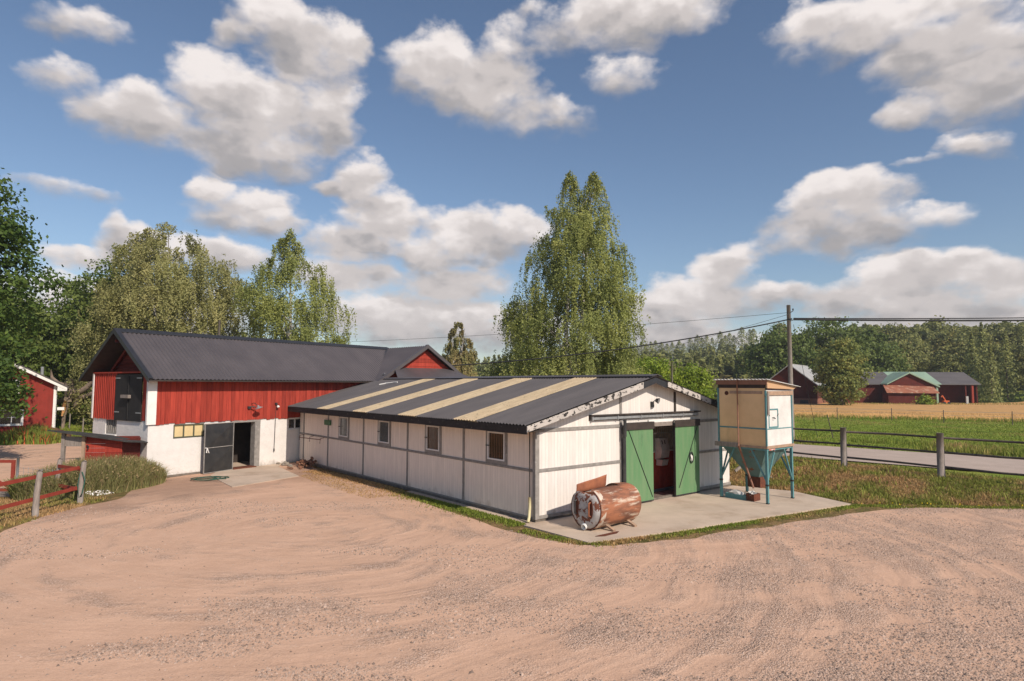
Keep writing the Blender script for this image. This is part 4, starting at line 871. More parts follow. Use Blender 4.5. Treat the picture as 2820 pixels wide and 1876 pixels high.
for yy in (.28, -.24):
    mb = MB(); yc = -yy
    pts = [(-.135+.05*abs(yc)*1.2, yc+.09*math.cos(a), .64+.26*math.sin(a)) for a in np.linspace(0, 2*math.pi, 17)[:-1]]
    mb.prism(pts, (-.012, 0, 0)); br_ = mb.build('bracket', rust_deep, tk)
    mb = MB(); mb.tube([(-.13, yc, .45), (-.19, yc, .47), (-.19, yc, .80), (-.13, yc, .82)], .022, 6); mb.build('bracket_bar', black_steel if yy < 0 else rust_in, br_)
mb = MB(); mb.lathe([(.085, 0), (.085, .12), (.07, .12), (.07, 0)], (-.04, -.03, .17), (-1, -.1, -.35), 14); mb.build('pipe_stub', white_p, tk, smooth=True)
for (xx, l_) in ((.45, 0), (1.35, 0)):
    mb = MB(); mb.beam((xx, -.62, .05), (xx, -.30, .17), .10, .05); mb.beam((xx, .35, .08), (xx, -.1, .07), .10, .09); mb.beam((xx+.02, .5, .05), (xx, .28, .15), .10, .05)
    o = mb.build('wooden_wedge', raw_wood, None, TL, ALP); tag(o, ('grey wooden chock under the %s of the rusty tank' % ('left end' if xx < 1 else 'right half')), 'wood block', 'wooden chocks under the tank')
mb = MB(); pts = [(.1+.42*math.cos(a)*(1+.25*math.sin(3*a)), -.72+.12*math.sin(a)*(1+.3*math.cos(2*a)), .0345) for a in np.linspace(0, 2*math.pi, 20)[:-1]]; mb.add(pts, [tuple(range(len(pts)))])
o = mb.build('rust_flakes', rust_deep, None, TL, ALP); tag(o, 'patch of rust flakes on the concrete in front of the tank', kind='stuff')
# ------------------------------------------------------------------ rubble, hose, stones near barn
k_ = 0
for i in range(44):
    x = -9.8+random.gauss(0, .27); y = 30.35+random.gauss(0, .36); z_ = .07+max(0, .42-.55*math.hypot(x+9.75, y-30.35))*random.random()**.7
    q = Vector((x, y, 0))-A0
    if q.dot(ex) > -.2: continue
    k_ += 1; mb = MB(); mb.box(-.13, .13, -.06, .06, -.04, .04); o = mb.build('brick', brick_m, None, (x, y, z_)); o.rotation_euler = (random.uniform(-.5, .5), random.uniform(-.5, .5), random.uniform(0, 3)); tag(o, 'loose old brick in the heap at the inner corner of barn and stable', 'brick', 'bricks heaped at the barn corner')
for i, (x, y, s_) in enumerate(((-11.1, 30.9, .20), (-10.6, 30.2, .14), (-11.55, 31.2, .10))):
    o = lump('stone', (x, y, .06), s_, s_*.8, s_*.7, stone_m, seed=20+i, rough_=.2); tag(o, ['large pale stone beside the brick heap', 'mid sized pale stone just in front of the brick heap', 'small pale stone against the plaster wall'][i], 'stone', 'stones at the barn wall')
mb = MB()
for lp in range(5):
    r_ = .26+.06*lp; cx_, cy_ = -12.75+random.gauss(0, .09), 26.25+random.gauss(0, .09); mb.tube([(cx_+r_*1.35*math.cos(a), cy_+r_*1.0*math.sin(a), .035+.012*lp+.01*math.sin(3*a+lp)) for a in np.linspace(0, 2*math.pi, 30)], .014, 5)
mb.tube([(-12.2, 26.4, .05), (-11.9, 26.6, .05), (-12.1, 26.9, .05), (-12.6, 26.7, .05)], .016, 5)
tag(mb.build('garden_hose', hose_m, smooth=True), 'coiled dark green garden hose on the gravel below the steel door', 'hose')
# ------------------------------------------------------------------ left: shed
sh_ = thing('woodshed', 'small red lean-to shed with black felt roof beside the barn gable', 'shed', (-17.9, 24.7, 0), R(4))
mb = MB(); mb.prism([(-.12, -.35, 2.14), (1.3, -.35, 1.98), (2.85, -.35, 1.70), (2.85, 1.5, 1.50), (1.3, 1.5, 1.78), (-.12, 1.5, 1.94)], (0, 0, .045)); mb.build('roof', mat('roof_felt', (.035, .034, .034), (.06, .058, .055), .9, ns=5), sh_)
mb = MB(); z_ = .05
while z_ < 1.72: mb.box(1.12, 2.5, -.02-random.uniform(0, .012), .02, z_, min(z_+.165, 1.74)); z_ += .175
mb.prism([(1.12, 0, 1.74), (2.5, 0, 1.72), (2.5, 0, 1.78), (1.12, 0, 1.98)], (0, .02, 0)); mb.build('wall', red_board, sh_)
mb = MB(); mb.box(2.46, 2.5, .021, 1.4, 0, 1.75); mb.box(-.0, 2.46, 1.38, 1.42, 0, 1.9) if False else mb.box(1.1, 2.45, 1.38, 1.42, 0, 1.8); mb.build('wall', red_dark, sh_)
for x in (0.25, 1.02): mb = MB(); mb.box(x, x+.12, -.1, .02, 0, 1.98 if x > 1 else 2.05); mb.build('post', old_wood if x < 1 else raw_wood, sh_)
mb = MB(); mb.box(.37, 1.02, -.06, -.02, 1.52, 1.9); mb.build('lintel', old_wood, sh_)
mb = MB(); mb.tube([(1.2, -.06, 1.55), (1.3, -.12, 1.5), (1.25, -.1, 1.42)], .03, 6); mb.build('hook', black_steel, sh_)
# ------------------------------------------------------------------ red fence at left
def prebox(x0, y0, x1, y1, z0, z1, w_=.04, h_=.10): return
fd = thing('red_rail_fence', 'low fence with red rails on silvered posts beside the reeds', 'fence', (-14.3, 20, 0))
def fl_(x, y, z_): return (x+14.3, y-20, z_)
for (x, y, h, r_) in ((-14.32, 19.06, 1.36, .085), (-14.36, 21.07, 1.40, .085), (-15.8, 21.95, 1.38, .075), (-14.3, 16.9, 1.35, .08)):
    mb = MB(); mb.tube([fl_(x, y, -.1), fl_(x+.01, y, h*.5), fl_(x+.05, y+.03, h-.05), fl_(x+.08, y+.03, h)], [r_*1.05, r_, r_*.92, r_*.6], 9); mb.build('post', old_wood, fd, smooth=True)
for (p_, q_) in (((-14.42, 16.6), (-14.45, 21.07)), ((-14.42, 21.1), (-15.75, 21.9))):
    for z_ in (1.12, .46):
        mb = MB(); mb.beam(fl_(p_[0], p_[1], z_), fl_(q_[0], q_[1], z_+(.06 if p_[1] < 20 else 0)), .035, .11); mb.build('rail', red_paint if False else mat('rail_red', (.30, .050, .030), (.24, .038, .024), .8, ns=4), fd)
mb = MB(); mb.tube([fl_(-14.3, 21.0, 1.05), fl_(-14.15, 20.95, .8), fl_(-14.2, 20.9, .35), fl_(-14.35, 21.0, .2), fl_(-14.42, 21.0, .6), fl_(-14.4, 21.05, 1.0)], .018, 6)
o = mb.build('tether_rope', hose_m); o.location = (-14.3, 20, 0); tag(o, 'green rope looped around the corner post of the red rail fence', 'rope')
# gate
gt = thing('red_gate', 'red tubular gate on a galvanised post at the left edge', 'gate', (-17.9, 22.75, 0))
mb = MB(); mb.box(-3, -.02, -.03, .03, 1.12, 1.22); mb.box(-3, -.02, -.03, .03, .1, .2); mb.box(-.14, -.02, -.028, .028, .2, 1.12); mb.beam((-.14, 0, .2), (-1.6, 0, 1.1), .04, .07); mb.build('gate_leaf', MATS['rail_red'], gt)
mb = MB(); mb.tube([(.08, 0, 0), (.08, 0, 1.32)], .045, 10); mb.build('gate_post', galv, gt, smooth=True)
mb = MB(); mb.box(-5, 1.9, -.12, .12, .0, .16); o = mb.build('timber_kerb', old_wood, None, (-17.9, 22.3, 0)); tag(o, 'grey timber beam lying on the ground under the red gate', 'beam')
mb = MB()
for i in range(9): mb.tube([(.1+i*.25, 0, .15), (.1+i*.25, 0, 1.0)], .006, 4)
for i in range(7): mb.tube([(.1, 0, .17+i*.13), (2.1, 0, .17+i*.13)], .005, 4)
o = mb.build('wire_mesh', galv, None, (-17.8, 22.7, 0)); o.rotation_euler = (0, 0, -.35); tag(o, 'rusty wire mesh panel between the gate post and the fence', 'mesh panel')
# ------------------------------------------------------------------ red house left
ho = thing('red_house', 'red wooden house with white corner boards behind a flower bed', 'house', (-33.85, 42.3, 0), R(37))
mb = MB(); mb.prism([(-2.7, 0, 0), (2.45, 0, 0), (2.45, 0, 3.85), (0, 0, 5.15), (-2.7, 0, 3.65)], (0, .15, 0)); mb.build('gable_wall', red_paint, ho)
mb = MB(); mb.box(2.3, 2.45, .15, 7, 0, 3.8); mb.build('side_wall', red_paint, ho)
mb = MB(); mb.box(2.30, 2.50, -.035, -.001, .1, 3.80); mb.box(2.451, 2.50, -.035, .15, .1, 3.8); mb.build('corner_board', white_p, ho)
mb = MB(); s2 = .555
for sg in (1, -1):
    mb.prism([(0, -.45, 5.38), (sg*3.05, -.45, 5.38-3.05*s2), (sg*3.05, -.45, 5.18-3.05*s2), (0, -.45, 5.14)], (0, .06, 0))
    mb.prism([(0, -.39, 5.20), (sg*3.0, -.39, 5.20-3.0*s2), (sg*3.0, -.39, 5.16-3.0*s2), (0, -.39, 5.15)], (0, .38, 0))
mb.prism([(2.5, -.43, 3.45), (3.05, -.43, 3.45), (3.05, -.43, 3.60), (2.5, -.43, 3.86)], (0, .3, 0)); mb.build('barge_board', white_p, ho)
mb = MB()
for sg in (1, -1): mb.prism([(0, -.5, 5.46), (sg*3.12, -.5, 5.46-3.12*s2), (sg*3.12, -.5, 5.40-3.12*s2), (0, -.5, 5.40)], (0, 7.8, 0))
mb.build('roof', roof_metal, ho)
def hwin(x0, x1, z0, z1, mul):
    fr2 = window(ho, 'y', x0, x1, z0, z1, -.06, white_p, glass_dark, mul, 1, .14, None); return fr2
hwin(-1.2, .72, 1.1, 2.25, 2); hwin(-.5, .42, 3.2, 4.2, 1)
mb = MB(); mb.tube([(1.6, 4, 4.2), (1.6, 4, 5.2)], .10, 8); mb.build('vent_pipe', galv, ho)
mb = MB(); mb.box(2.55, 2.95, .1, .3, 2.1, 2.3); mb.build('mailbox', white_p, ho)
# small red roof behind + fence posts of wire
cb = thing('earth_cellar', 'small dark red gabled cellar roof on the green mound', 'cellar', (-38.1, 56, hz(-38.1, 56)-.6), R(8))
mb = MB(); mb.prism([(-1.1, 0, 0), (1.1, 0, 0), (0, 0, .75)], (0, 2, 0)); mb.build('front_wall', red_dark, cb)
mb = MB()
for sg in (1, -1): mb.prism([(0, -.2, .95), (sg*1.5, -.2, .02), (sg*1.5, -.2, -.08), (0, -.2, .82)], (0, 2.5, 0))
mb.build('roof', MATS['rail_red'], cb)
for i, (x, y) in enumerate(((-35.6, 50.5), (-32.8, 48.0), (-36.5, 55))):
    mb = MB(); mb.tube([(0, 0, -.2), (.02, 0, 1.25)], .05, 7); o = mb.build('wire_fence_post', old_wood, None, (x, y, hz(x, y))); tag(o, ['thin pale post on the green mound beside the woodpile', 'thin pale post on the lawn closest to the barn corner', 'white post standing in front of the red cellar roof'][i], 'post', 'thin posts on the green mound')
# dead tree
dt = thing('dead_tree', 'bleached dead tree stump with twisted arms behind the red house', 'dead tree', (-36.2, 50.6, hz(-36.2, 50.6)-.2))
mb = MB()
mb.tube([(0, 0, 0), (.05, 0, 1.2), (.15, 0, 2.0), (.3, 0, 2.8)], [.10, .15, .24, .32], 9)
mb.tube([(.3, 0, 2.4), (.5, 0, 3.1), (.35, 0, 3.7), (.45, 0, 4.15)], [.32, .40, .36, .34], 9)
mb.build('trunk', dead_wood, dt, smooth=True)
mb = MB(); mb.tube([(.45, 0, 3.2), (1.2, 0, 3.1), (1.9, -.1, 3.5), (2.4, 0, 4.3), (3.1, 0, 4.6)], [.32, .26, .22, .16, .08], 8); mb.tube([(.6, 0, 2.8), (1.5, .2, 2.7), (2.3, .1, 3.1), (2.9, 0, 3.9)], [.26, .2, .15, .08], 8); mb.tube([(.2, 0, 2.6), (-.5, 0, 2.3), (-1.0, 0, 2.75)], [.26, .2, .1], 8); mb.tube([(.2, 0, 3.5), (-.6, 0, 3.8), (-1.1, 0, 4.3), (-1.2, 0, 4.9)], [.26, .2, .13, .05], 8); mb.tube([(.9, 0, 3.0), (1.05, -.1, 2.2), (.85, 0, 1.8)], [.26, .18, .05], 8); mb.build('limbs', dead_wood, dt, smooth=True)
mb = MB(); mb.tube([(.1, -.3, 1.2), (.2, -.32, 1.8), (.35, -.35, 2.4)], [.06, .2, .1], 7); mb.build('split_heartwood', fresh_wood, dt, smooth=True)
wp = lump('woodpile', (-31.6, 43.8, .0), .75, .5, .95, brick_m, seed=31, rough_=.25); tag(wp, 'rounded heap of reddish stones in front of the green mound', 'stone heap')
# ------------------------------------------------------------------ road, wheat, right fence
def drape(name, P_, m, lift, label, seg=1.5, kind='structure', skirt=0):
    """P_ : list of (near point, far point) rows; subdivided and draped on the ground"""
    rows = []
    for (a, b), (c, d) in zip(P_[:-1], P_[1:]):
        a, b, c, d = map(np.array, (a, b, c, d)); n = max(1, int(np.linalg.norm(c-a)/seg))
        for i in range(n): rows.append((a+(c-a)*i/n, b+(d-b)*i/n))
    rows.append((np.array(P_[-1][0]), np.array(P_[-1][1]))); K = max(2, int(np.linalg.norm(rows[0][1]-rows[0][0])/seg)+1)
    V_ = []
    for a, b in rows:
        for k in range(K): p = a+(b-a)*k/(K-1); V_.append((p[0], p[1], hz(p[0], p[1])+lift))
    F_ = [(i*K+j, i*K+j+1, (i+1)*K+j+1, (i+1)*K+j) for i in range(len(rows)-1) for j in range(K-1)]
    if skirt:
        n0 = len(V_); V_ += [(V_[i*K][0]-.25*skirt, V_[i*K][1]-.25*skirt, V_[i*K][2]-lift) for i in range(len(rows))]; F_ += [(i*K, (i+1)*K, n0+i+1, n0+i) for i in range(len(rows)-1)]
    o = mesh_obj(name, V_, F_, m, smooth=True); return tag(o, label, kind=kind)
road_m = mat('gravel_road', (.47, .375, .315), (.41, .325, .27), .95, ns=1.2, nd=9, bump=.4, bs=25, col3=(.32, .25, .20), n3=20, lo3=.55, hi3=.75)
ax_ = lambda t, o: (15.6+o*.81-t*.58+1.0, 31.0-0+t*.815+o*.58)
RN = np.array([18.43, 27.06]); RD = np.array([-.72, .69]); RD = RD/np.linalg.norm(RD); RF = np.array([22.34, 32.76])
def rnear(t): return tuple(RN+RD*t)
def rfar(t): return tuple(RF+RD*t*1.02)
drape('road', [(rnear(-30), rfar(-30)), (rnear(0), rfar(0)), (rnear(6), rfar(6.5)), (rnear(30), rfar(32)), (rnear(70), rfar(72))], road_m, .03, 'narrow gravel road beyond the log fence')
wn0, wn1 = np.array([32.4, 71.8]), np.array([50.9, 62.4]); wd_ = (wn1-wn0)/np.linalg.norm(wn1-wn0)
P_ = [((wn0+wd_*t), (np.array([48, 112.])+np.array([.94, -.1])*t*1.45)) for t in (-45, 0, 20, 40, 60, 90)]
drape('wheat_field', [(tuple(a), tuple(b)) for a, b in P_], wheat_m, .62, 'ripe golden wheat field in front of the far barns', 2.5, skirt=1)
fe = thing('log_fence', 'weathered round post and rail fence between grass bank and road', 'fence', (14.48, 27.44, .45))
fu = np.array([.5817, -.8134]); Lp = 3.712
for k in range(-3, 4):
    x, y = fu*Lp*k; zg = hz(14.48+x, 27.44+y)-.45
    mb = MB(); mb.tube([(x, y, zg-.2), (x, y, zg+1.0), (x+.01, y, 1.72)], [.135, .125, .12], 12); mb.build('post', old_wood, fe, smooth=True)
for k in range(-3, 3):
    for z_ in (1.54, .98, .42):
        a = fu*Lp*k; b = fu*Lp*(k+1); o_ = np.array([-fu[1], fu[0]])*.13; m_ = (a+b)/2; dz = random.uniform(-.03, .03)
        mb = MB(); mb.tube([(a[0]+o_[0]*.6, a[1]+o_[1]*.6, z_+random.uniform(-.02, .02)), (m_[0]+o_[0], m_[1]+o_[1], z_+dz-.01), (b[0]+o_[0]*.6, b[1]+o_[1]*.6, z_+random.uniform(-.02, .02))], [.045, .042, .04], 8); mb.build('rail', rail_wood, fe, smooth=True)
# thin field posts
for i, (px_, D_) in enumerate(((2301, 66), (2450, 64), (2592, 60), (2780, 57))):
    x = (px_-1410)/1716*D_; mb = MB(); mb.tube([(0, 0, -.2), (.02, 0, 1.25)], .035, 6); o = mb.build('field_post', rail_wood, None, (x, D_, hz(x, D_))); tag(o, '%s thin post from the left along the wheat field edge' % ORD[i], 'fence post', 'posts along the wheat field')
mb = MB()
for z_ in (.75, 1.1): mb.tube([((px_-1410)/1716*D_, D_, .45+z_) for px_, D_ in ((2150, 68), (2301, 66), (2450, 64), (2592, 60), (2780, 57), (2950, 54))], .012, 4)
tag(mb.build('electric_fence_wire', galv), 'pale electric wires strung along the wheat field posts', 'wire')
mb = MB(); mb.tube([(0, 0, 0), (-.35, 0, 1.6)], .03, 6); tag(mb.build('leaning_stick', rail_wood, None, (21.8, 42.6, .4)), 'single dark stick leaning in the green meadow beyond the road', 'stick')
# ------------------------------------------------------------------ utility pole and wires
up_ = thing('utility_pole', 'tall weathered wooden utility pole beyond the feed silo', 'utility pole', (17.86, 40, .45))
mb = MB(); mb.tube([(0, 0, -.3), (0, 0, 4.5), (.0, 0, 8.72)], [.15, .14, .12], 12); mb.build('pole', old_wood, up_, smooth=True)
mb = MB(); mb.beam((-.2, -.12, 8.05), (.25, -.12, 8.35), .03, .05); mb.box(-.2, .2, -.16, -.1, 7.7, 7.76); mb.lathe([(.02, 0), (.05, .03), (.05, .1), (.02, .13)], (.22, -.14, 8.36), (0, 0, 1), 8); mb.build('bracket', black_steel, up_)
def wire(name, pts, r_, label, sag=.3):
    a, b = Vector(pts[0]), Vector(pts[1]); P = []
    for i in range(25):
        t = i/24; p = a.lerp(b, t); p.z -= sag*4*t*(1-t); P.append(p)
    m_ = MB(); m_.tube(P, r_, 5); return tag(m_.build(name, cable_m, smooth=True), label, 'cable')
wire('power_cable', ((18.0, 39.86, 8.72-.45+.0), (-4.6, 40.0, 5.15)), .040, 'black cable from the utility pole down past the big birch to the barn wing', .45)
wire('power_cable', ((18.1, 39.86, 8.22), (60, 40.5, 8.9)), .060, 'thick lower black cable running right from the utility pole', .25)
wire('power_cable', ((18.1, 39.86, 8.30), (60, 40.5, 9.3)), .035, 'thin upper black cable running right from the utility pole', .28)
wire('power_cable', ((17.9, 39.9, 8.68), (-60, 75, 8.8)), .012, 'thin wire from the pole top sagging left across the sky', 1.1)
wire('power_cable', ((17.95, 39.9, 8.6), (10.0, 70, 6.5)), .012, 'thin wire dropping from the pole top towards the forest hill', .2)
wire('guy_wire', ((18.1, 39.9, 7.9), (20.2, 41.5, .6)), .014, 'steel guy wire running from the pole to the ground on its right', .0)
def pole(name, x, y, h, r_, label): m_ = MB(); m_.tube([(0, 0, -.2), (0, 0, h)], [r_, r_*.85], 8); return tag(m_.build(name, old_wood, None, (x, y, hz(x, y)), smooth=True), label, 'pole')
pole('old_pole', -21.7, 46, 8.7, .11, 'bare pole rising above the barn roof in front of the birches')
pole('old_pole', 12.83, 50, 5.4, .08, 'thin pole sticking up behind the stable gable')
pole('old_pole', 49.0, 128, 7.2, .14, 'distant pale pole left of the H frame poles')
hp = thing('pylon', 'distant H frame power pylon at the foot of the forest hill', 'pylon', (58, 145, hz(58, 145)))
mb = MB(); mb.tube([(-.8, 0, 0), (-.8, 0, 10)], .16, 6); mb.tube([(.9, 0, 0), (.9, 0, 10)], .16, 6); mb.box(-2.0, 2.0, -.1, .1, 9.8, 10.0); mb.build('frame', old_wood, hp)
# ------------------------------------------------------------------ far barns
f1 = thing('far_barn', 'distant dark red barn with pale metal roof left of the leafy tree', 'barn', (45.5, 102, .3), math.atan2(-.582, .813))
mb = MB(); mb.prism([(-3.6, 0, 1.6), (3.9, 0, 1.6), (3.9, 0, 3.75), (0, 0, 7.0), (-3.6, 0, 4.2)], (0, 14, 0)); mb.build('wall', far_red, f1)
mb = MB(); mb.prism([(-3.6, -.02, 0), (3.9, -.02, 0), (3.9, -.02, 1.6), (-3.6, -.02, 1.6)], (0, 14, 0)); mb.build('brick_base', brick_wall, f1)
mb = MB(); mb.prism([(-.1, -.5, 7.25), (4.5, -.5, 3.45), (4.5, -.5, 3.32), (-.1, -.5, 7.1)], (0, 15, 0)); mb.prism([(.1, -.5, 7.25), (-4.1, -.5, 3.95), (-4.1, -.5, 3.82), (.1, -.5, 7.1)], (0, 15, 0)); mb.build('roof', silver_roof, f1)
mb = MB(); mb.box(1.4, 2.6, -.06, -.021, .0, 1.35); mb.box(-.3, .3, -.06, -.021, 4.6, 5.6); mb.build('openings', black_steel, f1)
f2 = thing('far_barn', 'long distant dark red barn with black and green roof and rusty porch', 'barn', (64, 105, .35))
def X(px, d=105.): return (px-1410)/1716*d-64
def Zp(py, d=105.): return 4+(1062.5-py)/1716*d-.35
mb = MB(); mb.box(X(2300, 107), X(2570, 107), 1.2, 8, 0, Zp(1058)); mb.box(X(2570, 107), X(2684, 107.5), 3.9, 8, 0, Zp(1056)); e_ = X(2684, 106.4); mb.prism([(e_, 1, 0), (e_, 8, 0), (e_, 8, 3.9), (e_, 4.6, 6.0), (e_, 1, 3.9)], (-.2, 0, 0)); mb.build('wall', far_red, f2)
def rf2(x0, x1, m_, nm, dz=0): q = MB(); q.prism([(x0, .6, Zp(1058, 105.6)+dz), (x0, 4.6, Zp(1025, 109.6)+dz), (x0, 4.6, Zp(1025, 109.6)-.12+dz), (x0, .6, Zp(1058, 105.6)-.12+dz)], (x1-x0, 0, 0)); q.prism([(x0, 8.6, Zp(1058, 105.6)+dz), (x0, 4.6, Zp(1025, 109.6)+dz), (x0, 4.6, Zp(1025, 109.6)-.12+dz), (x0, 8.6, Zp(1058, 105.6)-.12+dz)], (x1-x0, 0, 0)); q.build(nm, m_, f2)
rf2(X(2290, 106.4), X(2462, 106.4), roof_eternit, 'roof'); rf2(X(2582, 106.4), X(2690, 106.4), roof_eternit, 'roof'); rf2(X(2462, 106.4), X(2582, 106.4), green_roof, 'roof_middle', .03)
mb = MB(); pk = X(2494); xl, xr_ = X(2430), X(2574)
mb.prism([(xl+.5, -.6, 0), (xr_-.5, -.6, 0), (xr_-.5, -.6, Zp(1060)), (pk, -.6, Zp(1030)), (xl+.5, -.6, Zp(1056))], (0, 3, 0)); mb.build('porch_wing', far_red, f2)
mb = MB(); mb.prism([(xl, -1.1, Zp(1057)), (pk, -1.1, Zp(1025)), (pk, -1.1, Zp(1028.5)), (xl, -1.1, Zp(1060))], (0, 4.5, 0)); mb.prism([(xr_, -1.1, Zp(1063)), (pk, -1.1, Zp(1025)), (pk, -1.1, Zp(1029.5)), (xr_, -1.1, Zp(1067))], (0, 4.5, 0)); mb.build('wing_roof', green_roof, f2)
mb = MB(); mb.prism([(X(2423), -.7, Zp(1062)), (X(2560), -.7, Zp(1066)), (X(2552), -2.9, Zp(1083)), (X(2411), -2.9, Zp(1082))], (0, 0, .1)); mb.build('porch_roof', rust_roof, f2)
mb = MB(); mb.box(X(2420), X(2545), -2.4, -.62, 0, Zp(1084)); mb.build('porch_wall', far_red, f2)
for px_ in (2564, 2568): pass
mb = MB(); mb.box(X(2566), X(2571), -.9, -.65, 0, Zp(1064)); mb.build('post', green_roof, f2)
mb = MB(); mb.box(X(2683), X(2688), .8, 1.1, 0, Zp(1058)); mb.build('post', MATS['rail_red'], f2)
mb = MB(); mb.box(X(2666), X(2669), .9, 1.1, 0, Zp(1058)); mb.build('post', red_dark, f2)
o = tag(MB().box(-.18, .18, -.1, .1, 0, 1.4).build('slab_board', silver_roof, None, (74.6, 102.5, .9)), 'pale upright board standing before the open bay of the far barn', 'board')
ci = thing('loader', 'small orange farm loader with raised arm beside the far barn', 'farm machine', (70.3, 101.5, 1.0)); ci.scale = (.62,)*3
mb = MB(); mb.box(-.6, .9, -.4, .4, .35, 1.0); mb.beam((.2, 0, .8), (-.7, 0, 2.3), .2, .25); mb.beam((-.7, 0, 2.3), (-1.0, 0, 1.9), .18, .2); mb.build('arm_and_body', orange_m, ci)
for x in (-.5, .7): mb = MB(); mb.lathe([(0, 0), (.35, 0), (.35, .2), (0, .2)], (x, -.55, .35), (0, 1, 0), 14); mb.build('wheel', cable_m, ci)
# ------------------------------------------------------------------ vegetation
def leaves(name, P, size, m, par=None, var=None, tone=None, elong=.55, droop=0., loc=None, r_=rng, nrm=None, nk=.85):
    n = len(P); P = np.asarray(P, np.float32); size = np.broadcast_to(np.asarray(size, np.float32), (n,))[:, None]
    if nrm is not None:
        q = nrm/(np.linalg.norm(nrm, axis=1, keepdims=True)+1e-9)+r_.normal(size=(n, 3))*nk*.6; q /= np.linalg.norm(q, axis=1, keepdims=True)+1e-9
        a = np.cross(q, r_.normal(size=(n, 3))); a /= np.linalg.norm(a, axis=1, keepdims=True)+1e-9; b = np.cross(q, a)
        V = np.stack([P-a*size, P+b*size*elong, P+a*size, P-b*size*elong], 1).reshape(-1, 3); F = np.arange(n*4).reshape(n, 4)
        return mesh_obj(name, V, F, m, par, loc, var=r_.random(n) if var is None else var, tone=tone)
    a = r_.normal(size=(n, 3)); 
    if droop: a = a*(1-droop); a[:, 2] -= droop*1.6
    a /= np.linalg.norm(a, axis=1, keepdims=True)+1e-9
    b = np.cross(a, r_.normal(size=(n, 3))); b /= np.linalg.norm(b, axis=1, keepdims=True)+1e-9
    V = np.stack([P-a*size, P+b*size*elong, P+a*size, P-b*size*elong], 1).reshape(-1, 3); F = np.arange(n*4).reshape(n, 4)
    return mesh_obj(name, V, F, m, par, loc, var=r_.random(n) if var is None else var, tone=tone)
def limb_tube(mb, a, b, r0, r1, bend=.15, n=6):
    a = Vector(a); b = Vector(b); pts = []; off = Vector((random.uniform(-1, 1), random.uniform(-1, 1), random.uniform(-.3, .6)))*(b-a).length*bend
    for i in range(5): t = i/4; pts.append(a.lerp(b, t)+off*math.sin(math.pi*t)*.5)
    mb.tube(pts, [r0+(r1-r0)*i/4 for i in range(5)], n)
def birch(name, label, x, y, H, prof, nst, ns_leaf, m, stems=((0, 0, 0, 0),), leafn=(16, 34), hang=(.7, 2.0), seed=1, sway=.8, group=None, base=2., clump=.5, lob=.3):
    """weeping birch: strands hang from an envelope given by prof [(z, radius, cx)]"""
    r_ = np.random.default_rng(seed); z0 = hz(x, y); t = thing(name, label, 'tree', (x, y, z0), 0, group)
    pz = np.array([p[0] for p in prof]); pr = np.array([p[1] for p in prof]); pc = np.array([p[2] for p in prof])
    ncl = max(40, nst//23); zz = np.linspace(pz[0]+.4, pz[-1], 400); wgt = np.interp(zz, pz, pr)**1.25+.2; wgt /= wgt.sum(); cz_ = r_.choice(zz, ncl, p=wgt)
    cth = r_.random(ncl)*2*np.pi; cq = .35+.68*r_.random(ncl)**.55; cs = r_.uniform(.55, 1.25, ncl)*np.clip(np.interp(cz_, pz, pr)/3.2, .35, 1.1); cvar = r_.random(ncl)
    crr = np.interp(cz_, pz, pr)*cq*(1-lob*.45+lob*1.1*vnoise(cth*1.6+seed, cz_*.35, 1., seed, 2))
    ci = r_.integers(0, ncl, nst); ci = np.where(r_.random(nst) < .5, ci, r_.choice(ncl, nst, p=cs/cs.sum()))
    px = crr[ci]*np.cos(cth[ci])+r_.normal(0, .42, nst)*cs[ci]; py = crr[ci]*np.sin(cth[ci])+r_.normal(0, .42, nst)*cs[ci]; z_ = cz_[ci]+r_.normal(.1, .33, nst)*cs[ci]
    th = np.arctan2(py, px); rr = np.hypot(px, py); cx = np.interp(z_, pz, pc); vcl = cvar[ci]
    pts = []; var = []; nk = len(z_); L_ = r_.uniform(*hang, nk)*(0.5+.5*np.clip((pz[-1]-z_)/4, 0, 1)); cnt = r_.integers(*leafn, nk); sv = .55*vcl+.45*r_.random(nk)
    for i in range(nk):
        k = cnt[i]; s = np.sort(r_.random(k)); ox, oy = math.cos(th[i]), math.sin(th[i]); out = .28*np.sqrt(s)*L_[i]*.5
        pts.append(np.stack([cx[i]+rr[i]*ox+out*ox+r_.normal(0, .07, k), rr[i]*oy+out*oy+r_.normal(0, .07, k), z_[i]-s*L_[i]+.12*np.sin(s*3)+r_.normal(0, .05, k)], 1)); var.append(np.clip(sv[i]*.75+.25*r_.random(k), 0, 1))
    pts = np.concatenate(pts); var = np.concatenate(var); pts[:, 2] = np.maximum(pts[:, 2], .3)
    nm_ = np.stack([pts[:, 0]-np.interp(pts[:, 2], pz, pc), pts[:, 1], np.full(len(pts), .8)], 1); leaves('crown', pts, r_.uniform(.7, 1.25, len(pts))*ns_leaf, m, t, var, elong=.6, r_=r_, nrm=nm_, nk=1.3)
    mb = MB()
    for (sx_, sy_, tx, topz) in stems:
        limb_tube(mb, (sx_, sy_, -.2), (tx, 0, topz), .22, .03, .03, 8)
        for k in range(15):
            f = .18+.72*k/15; p = Vector((sx_+(tx-sx_)*f, sy_*(1-f), topz*f)); a = k*2.4+seed; zt = min(topz, p.z+2.2); r2 = float(np.interp(zt, pz, pr))*.75; limb_tube(mb, p, (float(np.interp(zt, pz, pc))+math.cos(a)*r2, math.sin(a)*r2, zt), .07*(1-f)+.025, .012, .2, 5)
    mb.build('trunk', bark_birch, t, smooth=True); return t
